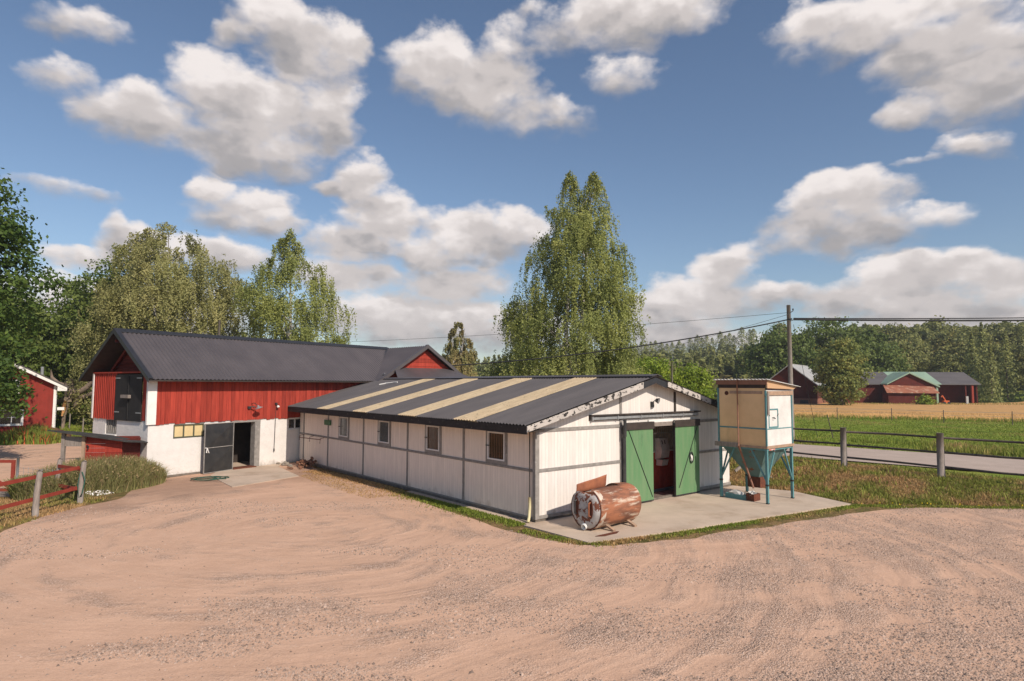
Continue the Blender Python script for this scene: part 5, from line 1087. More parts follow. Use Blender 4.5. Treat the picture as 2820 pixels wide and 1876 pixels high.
birch('birch', 'tall dense twin topped birch behind the middle of the stable', 4.0, 48, 20, [(.8, 5.4, .0), (3, 5.8, .0), (5, 5.6, .15), (8, 5.0, .4), (11, 4.4, .9), (13.5, 3.8, 1.1), (15, 3.3, 1.3), (16.8, 2.7, 1.4)], 6600, .076, leaf_birch, stems=((-.25, 0, .55, 19), (.25, 0, 2.2, 19)), seed=3, clump=.40, lob=.22)
def birch_top(par_x, par_y, cx, z0, z1, r0, n, ns, m, seed, parent):
    r_ = np.random.default_rng(seed); z_ = z0+(z1-z0)*r_.random(n)**1.15; rad = r0*(1-(z_-z0)/(z1-z0))**.7+.12; th = r_.random(n)*6.283; q = r_.random(n)**.5; pts = []
    for i in range(n):
        k = 14; s = r_.random(k); pts.append(np.stack([cx+(rad[i]*q[i]+.1*s)*math.cos(th[i])+r_.normal(0, .06, k), (rad[i]*q[i])*math.sin(th[i])+r_.normal(0, .06, k), z_[i]-s*.7], 1))
    pts = np.concatenate(pts); leaves('crown_tip', pts, r_.uniform(.7, 1.2, len(pts))*ns, m, parent, None, elong=.6, r_=r_, nrm=pts-np.array([cx, 0, 0])*1.0-np.array([0, 0, 1])*(pts[:, 2:3]-.6), nk=1.3)
bb = [o for o in COL.objects if o.name == 'birch'][0]
birch_top(0, 0, .55, 15.0, 20.3, 1.9, 620, .075, leaf_birch, 5, bb); birch_top(0, 0, 2.4, 14.6, 20.3, 2.0, 640, .075, leaf_birch, 6, bb)
birch('birch', 'wide loose weeping birch behind the left end of the barn', -29.6, 55, 18, [(.6, 6.0, 0), (4, 6.4, -.3), (8, 6.3, -.2), (11, 6.0, 0), (13, 5.7, -.2), (15, 4.4, -.5), (16.6, 3.0, -.6), (17.9, 1.4, -.3)], 7600, .088, leaf_birch2, stems=((-.3, 0, -1.2, 17.4), (.4, .2, 1.6, 16), (0, 0, -3, 14)), seed=8, hang=(.8, 2.6), clump=.46, lob=.34)
birch('birch', 'pointed weeping birch with hanging curtains behind the middle of the barn', -18.6, 52, 17, [(.6, 4.6, .2), (4, 4.9, .2), (7.5, 4.6, .2), (10, 4.1, .1), (12.4, 3.6, -.1), (13.8, 2.2, -.1), (15, 1.3, -.2), (17.2, .5, -.3)], 3400, .082, leaf_birch, stems=((0, 0, -.2, 15.2),), seed=13, hang=(.9, 2.4), clump=.46, lob=.36)
b2_ = [o for o in COL.objects if o.name == 'birch.002'][0]; birch_top(0, 0, -.2, 12.6, 17.2, 1.3, 260, .08, leaf_birch, 7, b2_)
birch('birch', 'small brownish twin topped birch far off between barn wing and big birch', -7.9, 90, 12, [(.5, 2.7, 0), (4, 2.8, 0), (7, 2.3, .1), (9.5, 1.7, .1), (11, 1.3, .2), (12.3, .5, .3)], 2000, .15, mat('autumn_birch_leaves', (.36, .28, .12), (.24, .235, .085), ns=.4, var=.35, hvar=.03, **leaf_mix), stems=((0, 0, -.8, 11.5), (0, 0, 1, 11.6)), seed=15, leafn=(10, 20), clump=.42)
def broad(name, label, x, y, H, R_, m, seed=1, zc=.56, ncl=260, per=46, ls=.14, cr=.75, trunk=.25, group=None, sq=1.0, low=.16, rnd=0., zb=None, cat='tree', tone=None, obj_only=False):
    r_ = np.random.default_rng(seed); z0 = hz(x, y) if zb is None else zb; t = thing(name, label, cat, (x, y, z0), 0, group)
    d = r_.normal(size=(ncl, 3)); d /= np.linalg.norm(d, axis=1, keepdims=True); q = r_.random(ncl)**.38
    lob = .72+.5*vnoise(d[:, 0]*2+d[:, 1]*1.3+5, d[:, 2]*2+d[:, 1]+9, 1.2, seed, 2)
    hh = H*(1-low)/2; C_ = np.stack([d[:, 0]*R_*q*lob, d[:, 1]*R_*q*lob, low*H+hh+d[:, 2]*hh*np.minimum(q*lob*1.05, 1.02)], 1)
    taper = np.clip((C_[:, 2]/H-.55)/.45, 0, 1); C_[:, :2] *= (1-.45*taper**1.5*sq)[:, None]
    P = (C_[:, None, :]+r_.normal(size=(ncl, per, 3))*np.array([cr, cr, cr*.55])*.5*r_.uniform(.6, 1.3, (ncl, 1, 1))).reshape(-1, 3)
    P[:, 2] = np.maximum(P[:, 2], .1)
    var = np.clip(np.repeat(r_.random(ncl), per)*.55+.45*r_.random(ncl*per), 0, 1)
    tn = None if tone is None else np.clip(np.repeat(r_.random(ncl) < tone, per)*r_.random(ncl*per), 0, 1)
    cc = np.repeat(C_, per, 0); nm_ = (P-cc)*1.0+(cc-np.array([0, 0, H*.45]))*.12*np.array([1, 1, 1])+np.array([0, 0, .25]); leaves('crown', P, ls*r_.uniform(.7, 1.3, len(P)), m, t, var, tn, elong=.62, r_=r_, nrm=nm_, nk=1.1)
    mb = MB(); limb_tube(mb, (0, 0, -.3), (0, 0, H*.8), trunk, trunk*.2, .03, 8)
    for k in range(0, ncl, max(1, ncl//14)): c_ = C_[k]; limb_tube(mb, (0, 0, max(.8, c_[2]*.5)), tuple(c_), trunk*.35, .02, .15, 5)
    mb.build('trunk', bark, t, smooth=True); return t
# left edge maple and the dark wood behind the house
broad('maple', 'big dark leafy maple filling the left edge', -29.6, 32.0, 16.2, 4.7, leaf_maple, seed=21, ncl=430, per=62, ls=.13, cr=.9, trunk=.4, low=.28, sq=.6)
mb = MB(); r_ = np.random.default_rng(77)
lb = np.array([(-25.9+r_.normal(0, 1.0), 31.0+r_.normal(0, .6), 3.9+r_.normal(0, .9)) for _ in range(95)])
lb = lb[(lb[:, 0] < -24.0+.35*(lb[:, 2]-3))&(lb[:,2]>2.5)]
PP = (lb[:, None, :]+r_.normal(size=(len(lb), 60, 3))*np.array([.32, .32, .2])).reshape(-1, 3)-np.array([-29.6, 32.0, 0])
mp_ = [o for o in COL.objects if o.name == 'maple'][0]
o = leaves('low_branch', PP, .12*r_.uniform(.7, 1.3, len(PP)), leaf_maple, mp_, r_=r_)
for i, (x, y, H, R_, s_, lbl) in enumerate(((-47, 56, 13.5, 5.5, 31, 'dark green tree behind the red house roof, nearest the maple'), (-41.5, 60, 12.5, 4.0, 32, 'dark green tree with narrow top above the red house chimney'), (-37.5, 58, 15.6, 4.6, 33, 'tallest dark green tree between house and weeping birch'), (-44, 52, 9.5, 5, 34, 'low dark green tree just behind the red house ridge'), (-36.5, 64, 11, 5, 35, 'dark green tree behind the dead tree'), (-33.5, 59, 8.5, 4.0, 36, 'lower leafy tree right behind the barn gable'), (-52, 66, 14, 6, 37, 'dark green tree farthest left behind the maple'))):
    broad('leafy_tree', lbl, x, y, H, R_, leaf_green, seed=s_, ncl=300, per=48, ls=.17, cr=1.15, trunk=.25, low=.04, group='leafy trees behind the red house')
broad('shrub', 'bushy green shrub under the dead tree', -34.5, 53.5, 3.2, 2.6, leaf_green, seed=41, ncl=90, per=40, ls=.12, cr=.7, low=.0, trunk=.08, cat='shrub')
broad('shrub', 'green shrub at the foot of the mound beside the house corner', -39.5, 52, 3.0, 2.4, leaf_green, seed=42, ncl=90, per=40, ls=.12, cr=.7, low=.0, trunk=.08, cat='shrub')
# bright maple behind stable gable
broad('maple', 'yellow green maple with three rounded lobes behind the stable gable', 13.9, 60, 6.6, 2.4, leaf_bright, seed=51, ncl=150, per=60, ls=.12, cr=.8, low=.02, sq=.5)
broad('maple', 'lower yellow green maple beside the thin pole behind the stable', 17.0, 59.5, 5.6, 2.1, leaf_bright, seed=52, ncl=120, per=60, ls=.12, cr=.8, low=.02, sq=.5)
# tree before the far barns
broad('leafy_tree', 'single olive tree standing between the two far barns', 49.5, 94, 10.4, 3.5, mat('light_olive_leaves', (.27, .30, .085), (.18, .22, .06), ns=.4, var=.35, hvar=.02, vcol=(.36, .32, .08), **leaf_mix), seed=55, ncl=260, per=55, ls=.19, cr=1.0, low=.03, tone=.12, sq=.5)
broad('shrub', 'small yellow green bush in front of the long far barn porch', 64.6, 98, 1.9, 1.0, leaf_bright, seed=56, ncl=40, per=30, ls=.16, low=0, trunk=.05, cat='shrub')
# big deciduous trees right behind far barns
RT = [(55.5, 128, 15.5, 7.5, .0, 'large dark leafy tree behind the pale roofed far barn'), (66.5, 132, 18, 8.5, .0, 'tallest dark leafy tree above the olive tree'), (77, 134, 16, 6, .05, 'dark leafy tree with two tops right of the tallest one')]
for i, (x, y, H, R_, tn, lbl) in enumerate(RT): broad('leafy_tree', lbl, x, y, H, R_, leaf_green if i else leaf_green, seed=60+i, ncl=340, per=48, ls=.30, cr=1.7, low=.03, sq=.5, group='leafy trees behind the far barns')
protoO = [broad('leafy_tree', 'x', 0, 0, 13, 6.2, leaf_olive, seed=70+k, ncl=260, per=44, ls=.33, cr=1.6, low=.02, tone=.25 if k == 2 else .08, zb=0, sq=.6) for k in range(3)]
pos = [(86, 140, 1.0), (94, 146, .95), (103, 145, 1.05), (111, 150, 1.05), (120, 148, 1.1), (128, 152, 1.05), (92, 132, .72), (100, 130, .75), (108, 131, .8), (117, 133, .85), (124, 136, .9), (133, 142, 1.1), (98, 160, 1.15), (114, 166, 1.2), (131, 168, 1.2), (148, 160, 1.15), (143, 150, 1.1), (86, 156, 1.0)]
for i, (x, y, s_) in enumerate(pos):
    lbl = '%s olive green tree from the left in the wood behind the long far barn' % ORD[i]; pr_ = protoO[i % 3]
    if i < 3: pr_.location = (x, y, hz(x, y)-.3); pr_.scale = (s_,)*3; pr_['label'] = lbl; pr_['group'] = 'trees in the wood behind the long far barn'
    else: dup(pr_, (x, y, hz(x, y)-.3), random.uniform(0, 6), lbl, s_)
# conifers
def conifer_pts(H, R_, r_, n=420, pine=False):
    if pine:
        z_ = H*(.42+.58*r_.random(n)**.9); f = (z_/H-.42)/.58; rad = R_*np.sin(np.clip(f, 0, 1)*2.7+.35)*.9+.1; cl = vnoise(z_*1.3, np.zeros(n), 1, int(r_.integers(99)))
        th = r_.choice(np.linspace(0, 6.28, 9), n)+r_.normal(0, .35, n)+z_*.7; rr = rad*r_.random(n)**.5
    else:
        z_ = H*(.03+.97*r_.random(n)**1.25); rad = R_*(1-z_/H)**.85+.08; lay = (z_/H*13) % 1; rad = rad*(.62+.45*(1-lay)); th = r_.random(n)*6.283; rr = rad*r_.random(n)**.45
    return np.stack([rr*np.cos(th), rr*np.sin(th), z_-(0 if pine else .25)*rr], 1)
def conifer(name, label, x, y, H, R_, seed, pine=False, n=520, ls=.42, group=None, tone=0.):
    r_ = np.random.default_rng(seed); t = thing(name, label, 'tree', (x, y, 0), 0, group); P = conifer_pts(H, R_, r_, n, pine)
    leaves('crown', P, ls*r_.uniform(.6, 1.2, n), leaf_spruce, t, r_.random(n), np.full(n, tone), elong=.5, r_=r_, nrm=P*np.array([1, 1, 0])+np.array([0, 0, .9]), nk=1.0)
    mb = MB(); mb.tube([(0, 0, -.5), (0, 0, H*.5), (.05, 0, H*.97)], [.22, .16, .04], 6); mb.build('trunk', bark, t, smooth=True); return t
pp = [conifer('pine', 'x', 0, 0, 16.5, 2.6, 80+k, True, 620, .36, 'pines standing along the far ridge') for k in range(4)]
xs_p = [(1745, .85), (1767, .9), (1781, .85), (1806, .95), (1822, .9), (1838, .85), (1852, .9), (1872, .95), (1884, .85), (1902, 1.0), (1922, 1.05), (1934, .95), (1947, 1.0), (1963, .9), (1985, 1.1), (1999, .95), (2011, 1.05), (2023, .95), (2045, 1.2), (2067, 1.15), (2077, 1.15), (1757, .8), (1793, .9), (1864, .8), (1912, .8), (1990, .85)]
for i, (px_, s_) in enumerate(sorted(xs_p)):
    D_ = 318+random.uniform(-6, 6); x = (px_-1410)/1716*D_; pr_ = pp[i % 4]; lbl = '%s tall pine from the left on the far ridge against the sky' % ORD[i]
    zz_ = hz(x, D_)-.3
    if i < 4: pr_.location = (x, D_, zz_); pr_.scale = (s_*1.0,)*3; pr_['label'] = lbl
    else: dup(pr_, (x, D_, zz_), random.uniform(0, 6), lbl, s_*1.0)
o = broad('leafy_tree', 'lone airy tree on the ridge just left of the utility pole', 104, 240, 20, 5.2, leaf_olive, seed=91, ncl=80, per=40, ls=.4, cr=1.8, low=.35)
sp_ = [conifer('pine', 'x', 0, 0, 13, 3.6, 95+k, True, 900, .5, 'dark conifers on the right skyline') for k in range(3)]
xr_p = [2440, 2462, 2488, 2512, 2535, 2560, 2585, 2612, 2638, 2662, 2690, 2717, 2745, 2770, 2795, 2822]
for i, px_ in enumerate(xr_p):
    D_ = 205+random.uniform(-8, 8); x = (px_-1410)/1716*D_; s_ = (.80+.28*i/16)*random.uniform(.92, 1.1); pr_ = sp_[i % 3]; lbl = '%s dark conifer from the left on the right hand skyline' % ORD[i]; zz_ = hz(x, D_)-.5
    if i < 3: pr_.location = (x, D_, zz_); pr_.scale = (s_,)*3; pr_['label'] = lbl
    else: dup(pr_, (x, D_, zz_), random.uniform(0, 6), lbl, s_)
# dark spruces right, in the shade of trees outside the frame
sd_ = [conifer('spruce', 'x', 0, 0, 19, 4.2, 120+k, False, 1500, .42, 'spruces at the right end of the far barn') for k in range(2)]
for i, (x, y, s_) in enumerate(((86, 112, .6), (92, 116, .7), (97, 112, .68), (89.5, 121, .72), (100, 118, .75), (106, 121, .8), (96, 127, .8))):
    lbl = '%s spruce in the dark stand right of the far barn' % ORD[i]; pr_ = sd_[i % 2]
    if i < 2: pr_.location = (x, y, hz(x, y)-.3); pr_.scale = (s_,)*3; pr_['label'] = lbl
    else: dup(pr_, (x, y, hz(x, y)-.3), random.uniform(0, 6), lbl, s_)
for i, (x, y) in enumerate(((104, 98), (110, 92), (116, 98), (112, 104), (121, 90))):
    dup(sd_[i % 2], (x, y, hz(x, y)-.3), random.uniform(0, 6), '%s spruce at the field corner outside the right edge' % ORD[i], 1.25)
# forest mass
def forest(name, label, n, fx, seed, Hr=(7, 13), leafn=170, ls=.62, tone_p=.2, m=leaf_spruce, deciduous=.25, pine=False):
    r_ = np.random.default_rng(seed); Ps = []; NR = []; vr = []; tn = []; cnt = 0
    while cnt < n:
        x, y = fx(r_)
        if x is None: continue
        H = r_.uniform(*Hr); z0 = hz(x, y); dec = r_.random() < deciduous
        if dec:
            H *= .8; d = r_.normal(size=(leafn, 3)); d /= np.linalg.norm(d, axis=1, keepdims=True); d *= r_.random((leafn, 1))**.35; P = d*np.array([H*.30, H*.30, H*.5])*(.8+.3*r_.random((leafn, 1)))+np.array([0, 0, H*.5])
        else: P = conifer_pts(H, H*(.26 if pine else .21), r_, leafn, pine)
        NR.append((P-np.array([0, 0, H*.5]))*np.array([1, 1, .8 if dec else 0])+np.array([0, 0, .8])); P += np.array([x, y, z0-.3]); Ps.append(P); v0 = r_.random()*.6; vr.append(np.clip(v0+.4*r_.random(leafn), 0, 1)); tn.append(np.full(leafn, (r_.uniform(.5, 1.0) if r_.random() < tone_p*1.6 else .15*r_.random()) if dec else .12*r_.random())); cnt += 1
    P = np.concatenate(Ps); o = leaves(name, P, ls*r_.uniform(.6, 1.25, len(P)), m, None, np.concatenate(vr), np.concatenate(tn), elong=.6, r_=r_, nrm=np.concatenate(NR), nk=1.0); return tag(o, label, kind='stuff')
def f_hill(r_): y = 330-175*r_.random()**.8; px_ = r_.uniform(1700, 2330); return (px_-1410)/1716*y, y
forest('forest', 'mixed young forest covering the far hillside', 900, f_hill, 201, (7, 11.5), 230, .95, .30)
def f_left(r_): y = 340-140*r_.random(); px_ = r_.uniform(-200, 1760); return (px_-1410)/1716*y, y
forest('forest', 'distant forest strip behind barn and birches', 520, f_left, 202, (9, 13), 150, 1.0, .25)
def f_right(r_): y = 235-75*r_.random()**.8; px_ = r_.uniform(2320, 3000); return (px_-1410)/1716*y, y
forest('forest', 'forest slope behind the far barns', 330, f_right, 203, (10, 14), 300, .75, .12, deciduous=.6, pine=True)
def f_edge(r_): y = 130+22*r_.random(); px_ = r_.uniform(1740, 2240); return (px_-1410)/1716*y, y
forest('thicket', 'brushy edge of the wood at the foot of the far hill', 90, f_edge, 204, (4, 7.5), 150, .42, .6, deciduous=.85, m=leaf_olive)
# grass
def blades(name, pts, h, wdt, m, label, tone, lean=.35, par=None, kind='stuff', seed=5, cat=None, seg2=False, loc=None):
    r_ = np.random.default_rng(seed); n = len(pts); h = np.broadcast_to(h, (n,)); th = r_.random(n)*6.283; ln = r_.normal(0, lean, n)*h; lt = r_.random(n)*6.283
    sx_ = np.cos(th)*wdt/2; sy_ = np.sin(th)*wdt/2; dx = np.cos(lt)*ln; dy = np.sin(lt)*ln; z0 = pts[:, 2]
    b0 = np.stack([pts[:, 0]-sx_, pts[:, 1]-sy_, z0], 1); b1 = np.stack([pts[:, 0]+sx_, pts[:, 1]+sy_, z0], 1)
    m0 = np.stack([pts[:, 0]-sx_*.8+dx*.35, pts[:, 1]-sy_*.8+dy*.35, z0+h*.6], 1); m1 = np.stack([pts[:, 0]+sx_*.8+dx*.35, pts[:, 1]+sy_*.8+dy*.35, z0+h*.6], 1)
    tp = np.stack([pts[:, 0]+dx, pts[:, 1]+dy, z0+h*(1-.25*np.minimum(np.abs(ln)/(h+1e-6), 1))], 1); tp2 = tp+np.stack([sx_*.3, sy_*.3, 0*h], 1)
    V = np.stack([b0, b1, m1, m0, tp, tp2], 1).reshape(-1, 3); k = np.arange(n)[:, None]*6; F = np.concatenate([k+np.array([0, 1, 2, 3]), k+np.array([3, 2, 5, 4])], 1).reshape(-1, 4)
    o = mesh_obj(name, V, F, m, par, loc, var=np.repeat(r_.random(n), 2), tone=np.repeat(np.clip(tone, 0, 1), 2))
    return tag(o, label, cat, kind=kind) if kind else o
def scatter(n, xr, yr, keep, r_):
    out = []
    tot_ = 0
    while tot_ < n:
        x = r_.uniform(*xr, n*2); y = r_.uniform(*yr, n*2); k = keep(x, y); out.append(np.stack([x[k], y[k]], 1)); tot_ += k.sum()
        if k.sum() == 0: break
    p = np.concatenate(out)[:n]; return np.concatenate([p, HZ(p[:, 0], p[:, 1])[:, None]-.01], 1)
r_ = np.random.default_rng(301)
SLABP = [(.35, 17.95), (1.94, 16.05), (4.6, 17.4), (11.42, 21.3), (10.6, 23.8), (8.75, 25.1)]
fdn = lambda x, y: (x-FEN0[0])*FENN[0]+(y-FEN0[1])*FENN[1]
# bank
pb = scatter(52000, (8, 24), (15, 36), lambda x, y: (foot_d(x, y) > .06) & (fdn(x, y) < 1.6) & ((x-A0.x)*ex.x+(y-A0.y)*ex.y > 10.5), r_)
nz = vnoise(pb[:, 0], pb[:, 1], .75, 41, 4); nz2 = vnoise(pb[:, 0], pb[:, 1], .35, 43, 3)
tone = np.clip((nz-.36)*4.2+r_.normal(0, .22, len(pb)), 0, 1)
blades('grass', pb, (.04+.10*r_.random(len(pb))*(1.5-nz))*np.where(nz2 > .5, 1.35, 1), .028, grass_m, 'dry straw and green grass covering the bank below the log fence', np.clip(tone+.12,0,1), .9)
pb = scatter(1500, (8, 24), (15, 36), lambda x, y: (foot_d(x, y) > .4) & (fdn(x, y) < 1.0) & (vnoise(x, y, .8, 77) > .56) & ((x-A0.x)*ex.x+(y-A0.y)*ex.y > 10.5), r_)
blades('weeds', pb, .10+.22*r_.random(len(pb)), .045, grass_m, 'taller green weeds scattered over the bank', r_.random(len(pb))*.35, .4, seed=9)
# slab edge strip and stable wall strip
def polystrip(poly, width, n, r_, side=1, jit=None):
    P = []; seg = [(np.array(a), np.array(b)) for a, b in zip(poly[:-1], poly[1:])]; ls_ = np.array([np.linalg.norm(b-a) for a, b in seg]); ch = r_.choice(len(seg), n, p=ls_/ls_.sum())
    for c_ in ch:
        a, b = seg[c_]; t = r_.random(); nrm = np.array([-(b-a)[1], (b-a)[0]])/np.linalg.norm(b-a)*side; wv_ = width*(.45+.9*vnoise(a[0]+(b-a)[0]*t, a[1]+(b-a)[1]*t, .8, 8)); P.append(a+(b-a)*t+nrm*abs(r_.normal(0, wv_*.55)))
    P = np.array(P); return np.concatenate([P, HZ(P[:, 0], P[:, 1])[:, None]], 1)
EDG = [(.40, 17.55), (1.94, 15.98), (4.65, 17.3), (11.5, 21.2), (13.2, 21.1), (17, 20.9), (22, 18)]
p1 = polystrip(EDG, .34, 11000, r_, -1)
nz = vnoise(p1[:, 0], p1[:, 1], .9, 51, 3)
blades('grass', p1, .02+.055*r_.random(len(p1)), .026, grass_m, 'strip of short grass and weeds along the concrete apron', np.clip((nz-.42)*3+r_.normal(0, .2, len(p1)), 0, 1), .5, seed=12)
WE_ = [SL(-.36, 0.0)[:2], SL(-.36, 6.9)[:2], SL(-.25, 7.2)[:2], SL(-.25, 11)[:2], SL(-.6, 14.5)[:2]]
p2 = polystrip([tuple(q) for q in WE_], .5, 11000, r_, 1)
uu = (p2[:, 0]-A0.x)*ey.x+(p2[:, 1]-A0.y)*ey.y
blades('grass', p2, .02+.07*r_.random(len(p2)), .028, grass_m, 'grass growing along the foot of the stable wall, green near and straw coloured far', np.clip(.18+(uu-5.5)/3+r_.normal(0, .25, len(p2)), 0, 1), .5, seed=13)
p2 = scatter(5000, (-11, -3), (22, 30), lambda x, y: (((x-A0.x)*ex.x+(y-A0.y)*ex.y < -.3) & ((x-A0.x)*ex.x+(y-A0.y)*ex.y > -1.5-.8*vnoise(x, y, .6, 4)) & ((x-A0.x)*ey.x+(y-A0.y)*ey.y > 6.5) & ((x-A0.x)*ey.x+(y-A0.y)*ey.y < 13.5)), r_)
blades('dry_grass', p2, .015+.04*r_.random(len(p2)), .03, grass_m, 'trampled straw coloured grass beside the concrete pad', .8+.3*r_.random(len(p2)), .9, seed=14)
# left fence strip
LG = lambda x, y: (x < -13.75-.35*(vnoise(x, y, 1.2, 6)-.2)-.06*np.abs(y-19.5)) & (x > -21) & (y > 13) & (y < 22.2) & (y < 22.0+.0*x)
p3 = scatter(26000, (-21, -13.4), (13, 22.3), LG, r_); nz = vnoise(p3[:, 0], p3[:, 1], .7, 61, 3)
blades('grass', p3, .04+.07*r_.random(len(p3)), .028, grass_m, 'patchy grass under the red rail fence', np.clip((nz-.40)*4+r_.normal(0, .2, len(p3)), 0, 1), .5, seed=15)
# meadow beyond road and lawn left
RDv = np.array([-RD[1], RD[0]])
p4 = scatter(85000, (12, 95), (16, 76), lambda x, y: (np.abs(x/y) < 1.6) & (x/y > .40) & (((x-22.34)*.69+(y-32.76)*.72) > .25) & (((x-wn0[0])*-wd_[1]+(y-wn0[1])*wd_[0]) < .3) & (r_.random(len(x)) < (30/np.maximum(y, 30))**1.5), r_)
nz = vnoise(p4[:, 0], p4[:, 1], .35, 71, 4); edge = ((p4[:, 0]-22.34)*.69+(p4[:, 1]-32.76)*.72)
tl = np.where((edge > 1.0) & (edge < 5) & (nz > .5), .40, .10)+np.where(((p4[:, 0]-wn0[0])*-wd_[1]+(p4[:, 1]-wn0[1])*wd_[0]) > -3.0, .35, 0)
blades('meadow_grass', p4, tl*(.4+.8*r_.random(len(p4))), .05, grass_m, 'green meadow grass between the road and the wheat', np.clip((nz-.55)*2.5+r_.normal(0, .15, len(p4))+np.where(tl > .4, .25, 0), 0, 1), .4, seed=16)
p5 = polystrip([tuple(wn0-wd_*30), tuple(wn1+wd_*20)], 1.6, 9000, r_, 1)
blades('wheat_stalks', p5, .62+.16*r_.random(len(p5)), .05, grass_m, 'ragged front edge of the wheat crop', .85+.2*r_.random(len(p5)), .15, seed=17)
p6 = scatter(26000, (-50, -25), (42, 62), lambda x, y: (x/y > -.88) & (x/y < -.55), r_)
blades('lawn', p6, .10+.06*r_.random(len(p6)), .06, grass_m, 'bright green lawn on the mound behind the red house', .10*r_.random(len(p6)), .4, seed=18)
pd = scatter(7000, (52, 100), (94, 114), lambda x, y: (y > 97) & (y < 104), r_)
blades('weeds', pd, .3+.6*r_.random(len(pd)), .14, grass_m, 'tall weeds in front of the far barns', np.clip(r_.normal(.3, .25, len(pd)), 0, 1), .3, seed=19)
# reeds clump
def inell(x, y, cx, cy, a, b, ang): c, s = math.cos(ang), math.sin(ang); u = (x-cx)*c+(y-cy)*s; v = -(x-cx)*s+(y-cy)*c; return (u/a)**2+(v/b)**2
rc = (-15.55, 23.75, 2.6, 1.35, R(66))
pr_ = scatter(17000, (-18.5, -13), (20, 28), lambda x, y: (inell(x, y, *rc) < 1) , r_); e_ = inell(pr_[:, 0], pr_[:, 1], *rc)
blades('reeds', pr_, (1.18-.70*e_**1.5)*(.62+.55*r_.random(len(pr_))), .028, reed_m, 'dense clump of tall reed grass with brownish plumes', np.clip(.12+.55*(r_.random(len(pr_)) < .35)*r_.random(len(pr_))+.15*r_.random(len(pr_)), 0, 1), .42, seed=21)
pl_ = scatter(600, (-18.5, -13), (20, 28), lambda x, y: (inell(x, y, *rc) < .9), r_); e_ = inell(pl_[:, 0], pl_[:, 1], *rc); hh = (1.12-.62*e_**1.5)*(.75+.4*r_.random(len(pl_)))
P = np.concatenate([np.stack([pl_[:, 0]+r_.normal(0, .035, len(pl_))+.05*j, pl_[:, 1]+r_.normal(0, .035, len(pl_)), hh-.05*j], 1) for j in range(4)])
o = leaves('reed_plumes', P, .045, reed_m, None, None, np.clip(.6+.4*r_.random(len(P)), 0, 1), elong=.4, droop=.4, r_=r_); tag(o, 'pinkish brown plumes on top of the reeds', kind='stuff')
pv = scatter(9000, (-18.5, -13), (20, 25), lambda x, y: (inell(x, y, -16.3, 22.4, 1.1, .55, R(35)) < 1) & (y > 21.6), r_)
blades('nettles', pv, .35+.5*r_.random(len(pv)), .045, reed_m, 'dark green weeds around the fence corner', r_.random(len(pv))*.12, .5, seed=22)
# flower bed at the house
pf = scatter(9000, (-40, -30.2), (40.2, 42.3), lambda x, y: (y > 40.9) , r_); hh = .45+.5*vnoise(pf[:, 0], pf[:, 1], .9, 88)+.55*np.exp(-((pf[:, 0]+31.9)/.9)**2)
blades('flower_bed', pf, hh*(.6+.5*r_.random(len(pf))), .06, flower_m, 'yellow green perennials with orange flowers along the red house', np.clip((r_.random(len(pf)) < .12)*1., 0, 1), .35, seed=23)
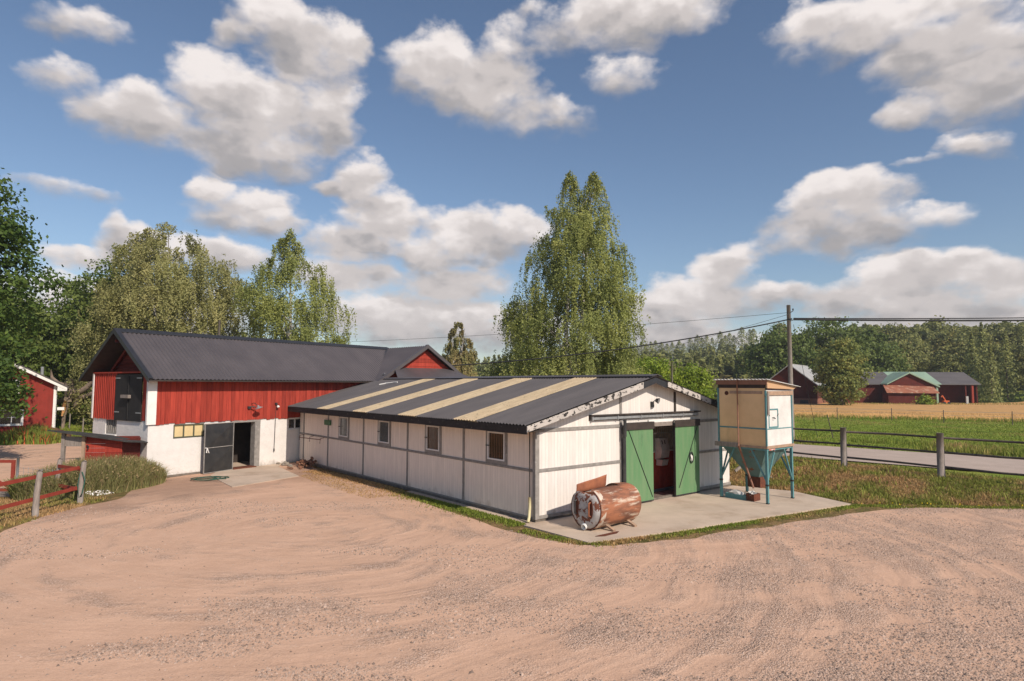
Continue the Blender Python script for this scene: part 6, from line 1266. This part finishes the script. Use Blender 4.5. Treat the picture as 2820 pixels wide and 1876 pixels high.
# pebbles on the gravel
def inpoly(x, y, poly):
    c = np.zeros(x.shape, bool); n = len(poly)
    for i in range(n):
        x1, y1 = poly[i]; x2, y2 = poly[(i+1) % n]; cond = ((y1 > y) != (y2 > y)) & (x < (x2-x1)*(y-y1)/(y2-y1+1e-12)+x1); c ^= cond
    return c
n = 300000; yy = 8+14*r_.random(n)**1.6; xx = yy*r_.uniform(-.86, .86, n)
dn_ = vnoise(xx*.8+yy*.2, yy*1.6, .45, 90, 5)+.16*sstep((xx+2)/12)+.05*(yy < 12)
kp = inpoly(xx, yy, YARD) & ((dn_ > .60) | (r_.random(n) < .035)); xx, yy = xx[kp][:62000], yy[kp][:62000]; n = len(xx)
s_ = r_.gamma(3.2, .0032, n)+.004; B_ = np.array([(1, 0, 0), (-.5, .87, 0), (-.5, -.87, 0), (0, 0, .85)])
V = B_[None]*s_[:, None, None]*r_.uniform(.6, 1.4, (n, 1, 3)); a = r_.random(n)*6.283; c, s = np.cos(a)[:, None], np.sin(a)[:, None]
V = np.stack([V[..., 0]*c-V[..., 1]*s+xx[:, None]+r_.normal(0, .1, (n, 4))*s_[:, None], V[..., 0]*s+V[..., 1]*c+yy[:, None]+r_.normal(0, .1, (n, 4))*s_[:, None], V[..., 2]+.004], -1).reshape(-1, 3)
k = np.arange(n)[:, None]*4; F = np.concatenate([k+np.array([0, 1, 3]), k+np.array([1, 2, 3]), k+np.array([2, 0, 3])], 1).reshape(-1, 3)
tag(mesh_obj('loose_gravel', V, F, pebble_m, var=np.repeat(r_.random(n), 3)), 'loose pebbles lying over the gravel yard', kind='stuff')

# small flowers
pf = polystrip(EDG[3:6], .5, 26, r_, -1); pf2 = np.array([(-13.9+r_.normal(0, .25), 21.3+r_.normal(0, .15), .28+.1*r_.random()) for _ in range(60)])
P = np.concatenate([pf+np.array([0, 0, .10])]); o = leaves('yellow_flowers', P, .028, mat('dandelion_yellow', (.75, .55, .03)), elong=1, r_=r_); tag(o, 'scattered yellow flowers along the apron edge', kind='stuff')
o = leaves('white_flowers', pf2, .03, mat('daisy_white', (.75, .72, .68)), elong=1, r_=r_); tag(o, 'white flowers beside the corner post of the red fence', kind='stuff')

# thin summer haze in the valley air
mb = MB(); mb.box(-700, 700, -60, 900, -2.5, 48)
hm = bpy.data.materials.new('haze_air'); hm.use_nodes = True; t_ = hm.node_tree; t_.nodes.clear(); pv_ = nn('ShaderNodeVolumePrincipled', t_); pv_.inputs['Density'].default_value = .00036; pv_.inputs['Color'].default_value = (.9, .93, 1, 1); pv_.inputs['Anisotropy'].default_value = .2
oo = nn('ShaderNodeOutputMaterial', t_); t_.links.new(pv_.outputs[0], oo.inputs['Volume']); tag(mb.build('haze', hm), 'thin pale air haze over the fields and hills', kind='stuff')
